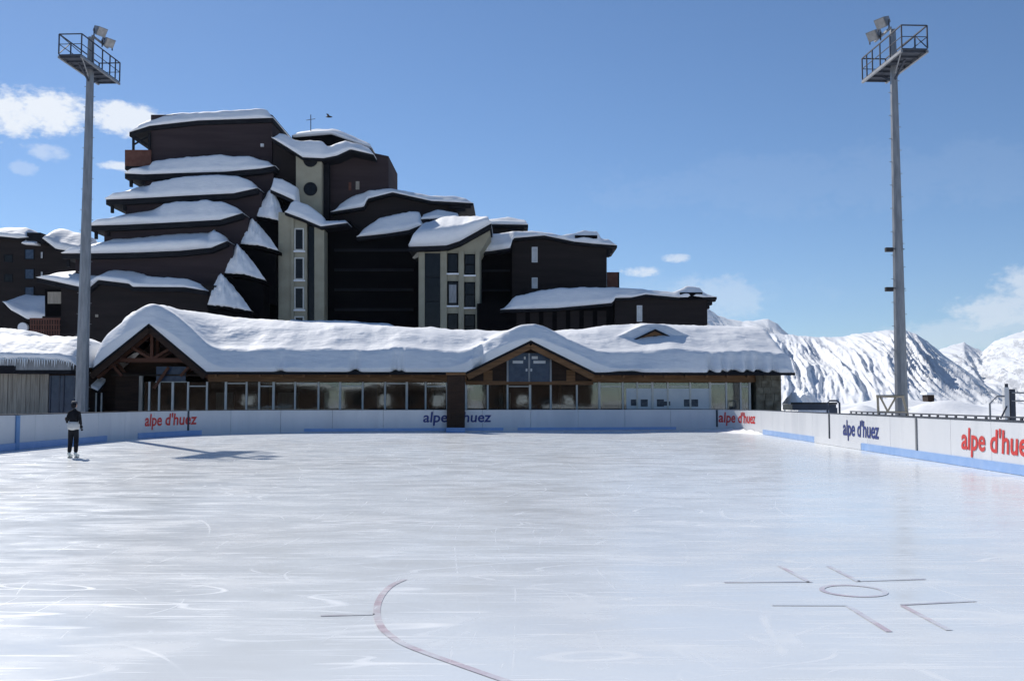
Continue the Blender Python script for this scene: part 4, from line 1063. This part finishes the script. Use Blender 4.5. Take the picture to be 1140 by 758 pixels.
gf = thing('goal_frame', (gx(988, 41), 41, 0), 'tan tubular frame with V brace leaning by the right mast', 'metal frame')
l0, l1 = at(977, 441, 41), at(1005, 441, 41); za = l0.z
for q in ((l0.x, l0.x + .05), (l1.x, l1.x + .45)): MB().tube([(q[0], 41, za), (q[1], 41, 0)], .05, 8).build('leg', M['rust'], gf)
MB().tube([(l0.x - .05, 41, za), (l1.x + .05, 41, za)], .06, 8).build('top_bar', M['rust'], gf)
MB().tube([(l0.x + .1, 40.95, za - .05), (l0.x + .38, 40.95, za - .62)], .04, 8).build('brace', M['rust'], gf)
MB().tube([(l0.x + .72, 40.95, za - .05), (l0.x + .38, 40.95, za - .62)], .04, 8).build('brace', M['rust'], gf)
MB().tube([(l0.x, 40.97, za - .64), (l1.x + .2, 40.97, za - .64)], .035, 8).build('cross_bar', M['rust'], gf)

cy = 36.0
gp = thing('entry_gate', (gx(1122, cy), cy, 0), 'steel gate posts with pipe railing behind the right boards at the edge', 'gate')
for x, m, y in ((1118, M['frame'], 431), (1125, M['dark_metal'], 433)):
    q = at(x, y, cy); MB().box((q.x, cy, 0), (q.x + .17, cy + .17, q.z)).build('post', m, gp)
q = at(1120, 427, cy); MB().tube([(q.x + .05, cy + .08, at(0, 433, cy).z), (q.x + .05, cy + .08, q.z)], .06, 8).build('post_cap', M['dark_metal'], gp)
p0, p1 = at(1102, 449, cy), at(1110, 441, cy)
MB().tube([(p0.x, cy, 0), (p0.x, cy, p0.z), (p1.x, cy, p1.z), (at(1118, 441, cy).x, cy, p1.z)], .035, 8).build('railing', M['steel'], gp)
MB().tube([at(1126, 437, cy), at(1175, 438, cy)], .03, 8).build('railing', M['steel'], gp); MB().tube([at(1126, 446, cy), at(1175, 447, cy)], .025, 8).build('railing', M['steel'], gp)
MB().tube([at(1114, 466, cy), at(1121, 452, cy)], .03, 8).build('stay', M['dark_metal'], gp)
for x in (1150, 1174): q = at(x, 438, cy); MB().tube([(q.x, cy, 0), (q.x, cy, q.z)], .03, 8).build('railing', M['steel'], gp)

cab = thing('distant_hut', (gx(1038, 150), 150, 0), 'tiny dark hut with snowy roof far out on the snow field', 'hut')
q = at(1033, 443, 150); e = at(1040, 439.5, 150)
MB().box((q.x, 150, q.z - 1.2), (e.x, 152, e.z)).build('wall', M['wood_dark'], cab); MB().box((q.x - .25, 149.7, e.z + .01), (e.x + .25, 152.2, e.z + .35)).build('roof_snow', M['snow'], cab)

# bird and nothing else in the sky
bp_ = at(366, 130.5, 80)
bd = MB(); bd.tube([bp_ + Vector((-.25, 0, 0)), bp_ + Vector((-.1, 0, .02)), bp_ + Vector((.12, 0, .02)), bp_ + Vector((.3, 0, 0))], [.015, .07, .075, .02], 8)
for sg in (-1, 1): bd.poly([bp_ + Vector((-.08, 0, .03)), bp_ + Vector((.12, 0, .03)), bp_ + Vector((.02, sg * .35, .16)), bp_ + Vector((-.1, sg * .62, .1))], [(0, 1, 2, 3)])
tag(bd.build('bird', M['black']), 'small dark bird gliding in the sky above the tower roof', 'bird')

# ------------------------------------------------------------------ mountains
def mountain_mat(name, rockamt, lo):
    m = bpy.data.materials.new(name); m.use_nodes = True; n = m.node_tree.nodes; l = m.node_tree.links; b = n['Principled BSDF']
    t = n.new('ShaderNodeTexCoord'); mp = n.new('ShaderNodeMapping'); mp.inputs['Scale'].default_value = (1, .35, .8); mp.inputs['Rotation'].default_value = (0, .5, .2)
    l.new(t.outputs['Object'], mp.inputs[0])
    z = n.new('ShaderNodeTexNoise'); z.inputs['Scale'].default_value = .035; z.inputs['Detail'].default_value = 9; z.inputs['Roughness'].default_value = .7; l.new(mp.outputs[0], z.inputs['Vector'])
    ge = n.new('ShaderNodeNewGeometry'); sp = n.new('ShaderNodeSeparateXYZ'); l.new(ge.outputs['Normal'], sp.inputs[0])
    sb_ = n.new('ShaderNodeMath'); sb_.operation = 'SUBTRACT'; l.new(z.outputs['Fac'], sb_.inputs[0])
    mu = n.new('ShaderNodeMath'); mu.operation = 'MULTIPLY'; l.new(sp.outputs[2], mu.inputs[0]); mu.inputs[1].default_value = .35; l.new(mu.outputs[0], sb_.inputs[1])
    r = n.new('ShaderNodeMapRange'); r.interpolation_type = 'SMOOTHSTEP'; l.new(sb_.outputs[0], r.inputs['Value'])
    r.inputs['From Min'].default_value = lo; r.inputs['From Max'].default_value = lo + .1; r.inputs['To Max'].default_value = rockamt
    mx = n.new('ShaderNodeMix'); mx.data_type = 'RGBA'; l.new(r.outputs[0], mx.inputs['Factor'])
    mx.inputs['A'].default_value = (.82, .84, .87, 1); mx.inputs['B'].default_value = (.16, .17, .20, 1); l.new(mx.outputs['Result'], b.inputs['Base Color'])
    b.inputs['Roughness'].default_value = .8; b.inputs['Specular IOR Level'].default_value = .1
    bp = n.new('ShaderNodeBump'); bp.inputs['Strength'].default_value = .5; bp.inputs['Distance'].default_value = 9; l.new(z.outputs['Fac'], bp.inputs['Height']); l.new(bp.outputs[0], b.inputs['Normal'])
    return m


def mountain(name, sky_, Yb, Yr, Ye, x0, x1, nx, ny, m, gul, sd, shear, freq, flank=None):
    rows = []; zr0 = -.03 * Yb; sc = Yr / 3000.0
    def vee(x, y, z): return 1 - min(1.0, 2.2 * abs(noise.noise(Vector((x, y, z)))))
    for j in range(ny):
        v = j / (ny - 1) * 1.2; r = []
        for i in range(nx):
            px = x0 + (x1 - x0) * i / (nx - 1)
            Y = Yb + (Yr - Yb) * v if v < 1 else Yr + (Ye - Yr) * (v - 1) * 5
            zs = at(px, lerp_list(sky_, px), Yr).z; X = gx(px, Y)
            k = v if v < 1 else max(0.0, 1 - (v - 1) * 5 * .8)
            z = zr0 + (zs - zr0) * k ** .85
            H = z / sc; sh = shear(px) if callable(shear) else shear
            a = X / sc - sh * H * 1.0; a += 14 * fbm(a * .012, H * .01, sd)
            f = freq
            g = .62 * vee(a * .009 * f, H * .0035, sd) + .60 * vee(a * .026 * f, H * .006, sd + 3) + .42 * vee(a * .062 * f, H * .014, sd + 7) + .24 * vee(a * .13 * f, H * .035, sd + 9) + .14 * fbm(a * .2 * f, H * .12, sd, 4)
            env = min(1.0, k * 2.5) * (1 - .86 * sstep(.72, 1.0, k))
            rough = 4.0 * fbm(X / sc * .05, sd * 3, 0, 4) * sstep(.5, 1, k)
            z += ((g - 1.1) * gul * env + rough * .5) * sc
            if flank:
                xp = gx(flank[0], Yr) + (Yr - Y) * flank[1]; over = X - xp
                zp = zr0 + (at(flank[0], lerp_list(sky_, flank[0]), Yr).z - zr0) * k ** .85
                if over > 0: z = min(z, zp - over * flank[2] + (g - .95) * gul * .35 * env * sc)
            r.append(Vector((X, Y, z)))
        rows.append(r)
    return MB().grid(rows).build(name, m, smooth=True, kind='structure')


mm1 = mountain_mat('mountain_snow', .34, .32); mm2 = mountain_mat('far_mountain_snow', .5, .25)
mountain('mountain', [(780, 372), (840, 370), (870, 371), (905, 375), (940, 374.5), (960, 371), (985, 368), (1000, 366.5), (1010, 367), (1022, 371), (1035, 380), (1055, 397), (1075, 411), (1100, 430), (1120, 442), (1150, 452), (1420, 470)],
         1700, 3000, 4000, 780, 1420, 560, 190, mm1, 25, 1.3, lambda p: 1.3 - 1.6 * sstep(985, 1050, p), 1.0, (1014, .10, .62))
mountain('mountain', [(980, 410), (1030, 396), (1050, 388), (1062, 384), (1075, 381), (1085, 386), (1095, 391), (1108, 381), (1120, 375), (1130, 371), (1145, 366), (1200, 345), (1290, 330), (1420, 350)],
         4200, 6000, 7600, 960, 1420, 300, 120, mm2, 34, 5.1, .5, .9)
mountain('mountain', [(700, 340), (770, 335), (788, 342), (800, 350), (815, 356), (828, 358), (845, 355), (856, 354.5), (866, 359), (880, 372), (900, 385), (960, 400)],
         4600, 6800, 8200, 680, 980, 200, 90, mm2, 30, 9.4, -.4, .9)

# ------------------------------------------------------------------ thin mountain air
hb = bpy.data.materials.new('air'); hb.use_nodes = True; hn = hb.node_tree.nodes; hn.remove(hn['Principled BSDF'])
pv = hn.new('ShaderNodeVolumePrincipled'); pv.inputs['Density'].default_value = 3.0e-5; pv.inputs['Color'].default_value = (.70, .84, 1, 1); pv.inputs['Anisotropy'].default_value = .2
hb.node_tree.links.new(pv.outputs[0], hn['Material Output'].inputs['Volume'])
MB().box((-9500, -3500, -260), (9500, 8400, 900)).build('haze', hb, kind='stuff')
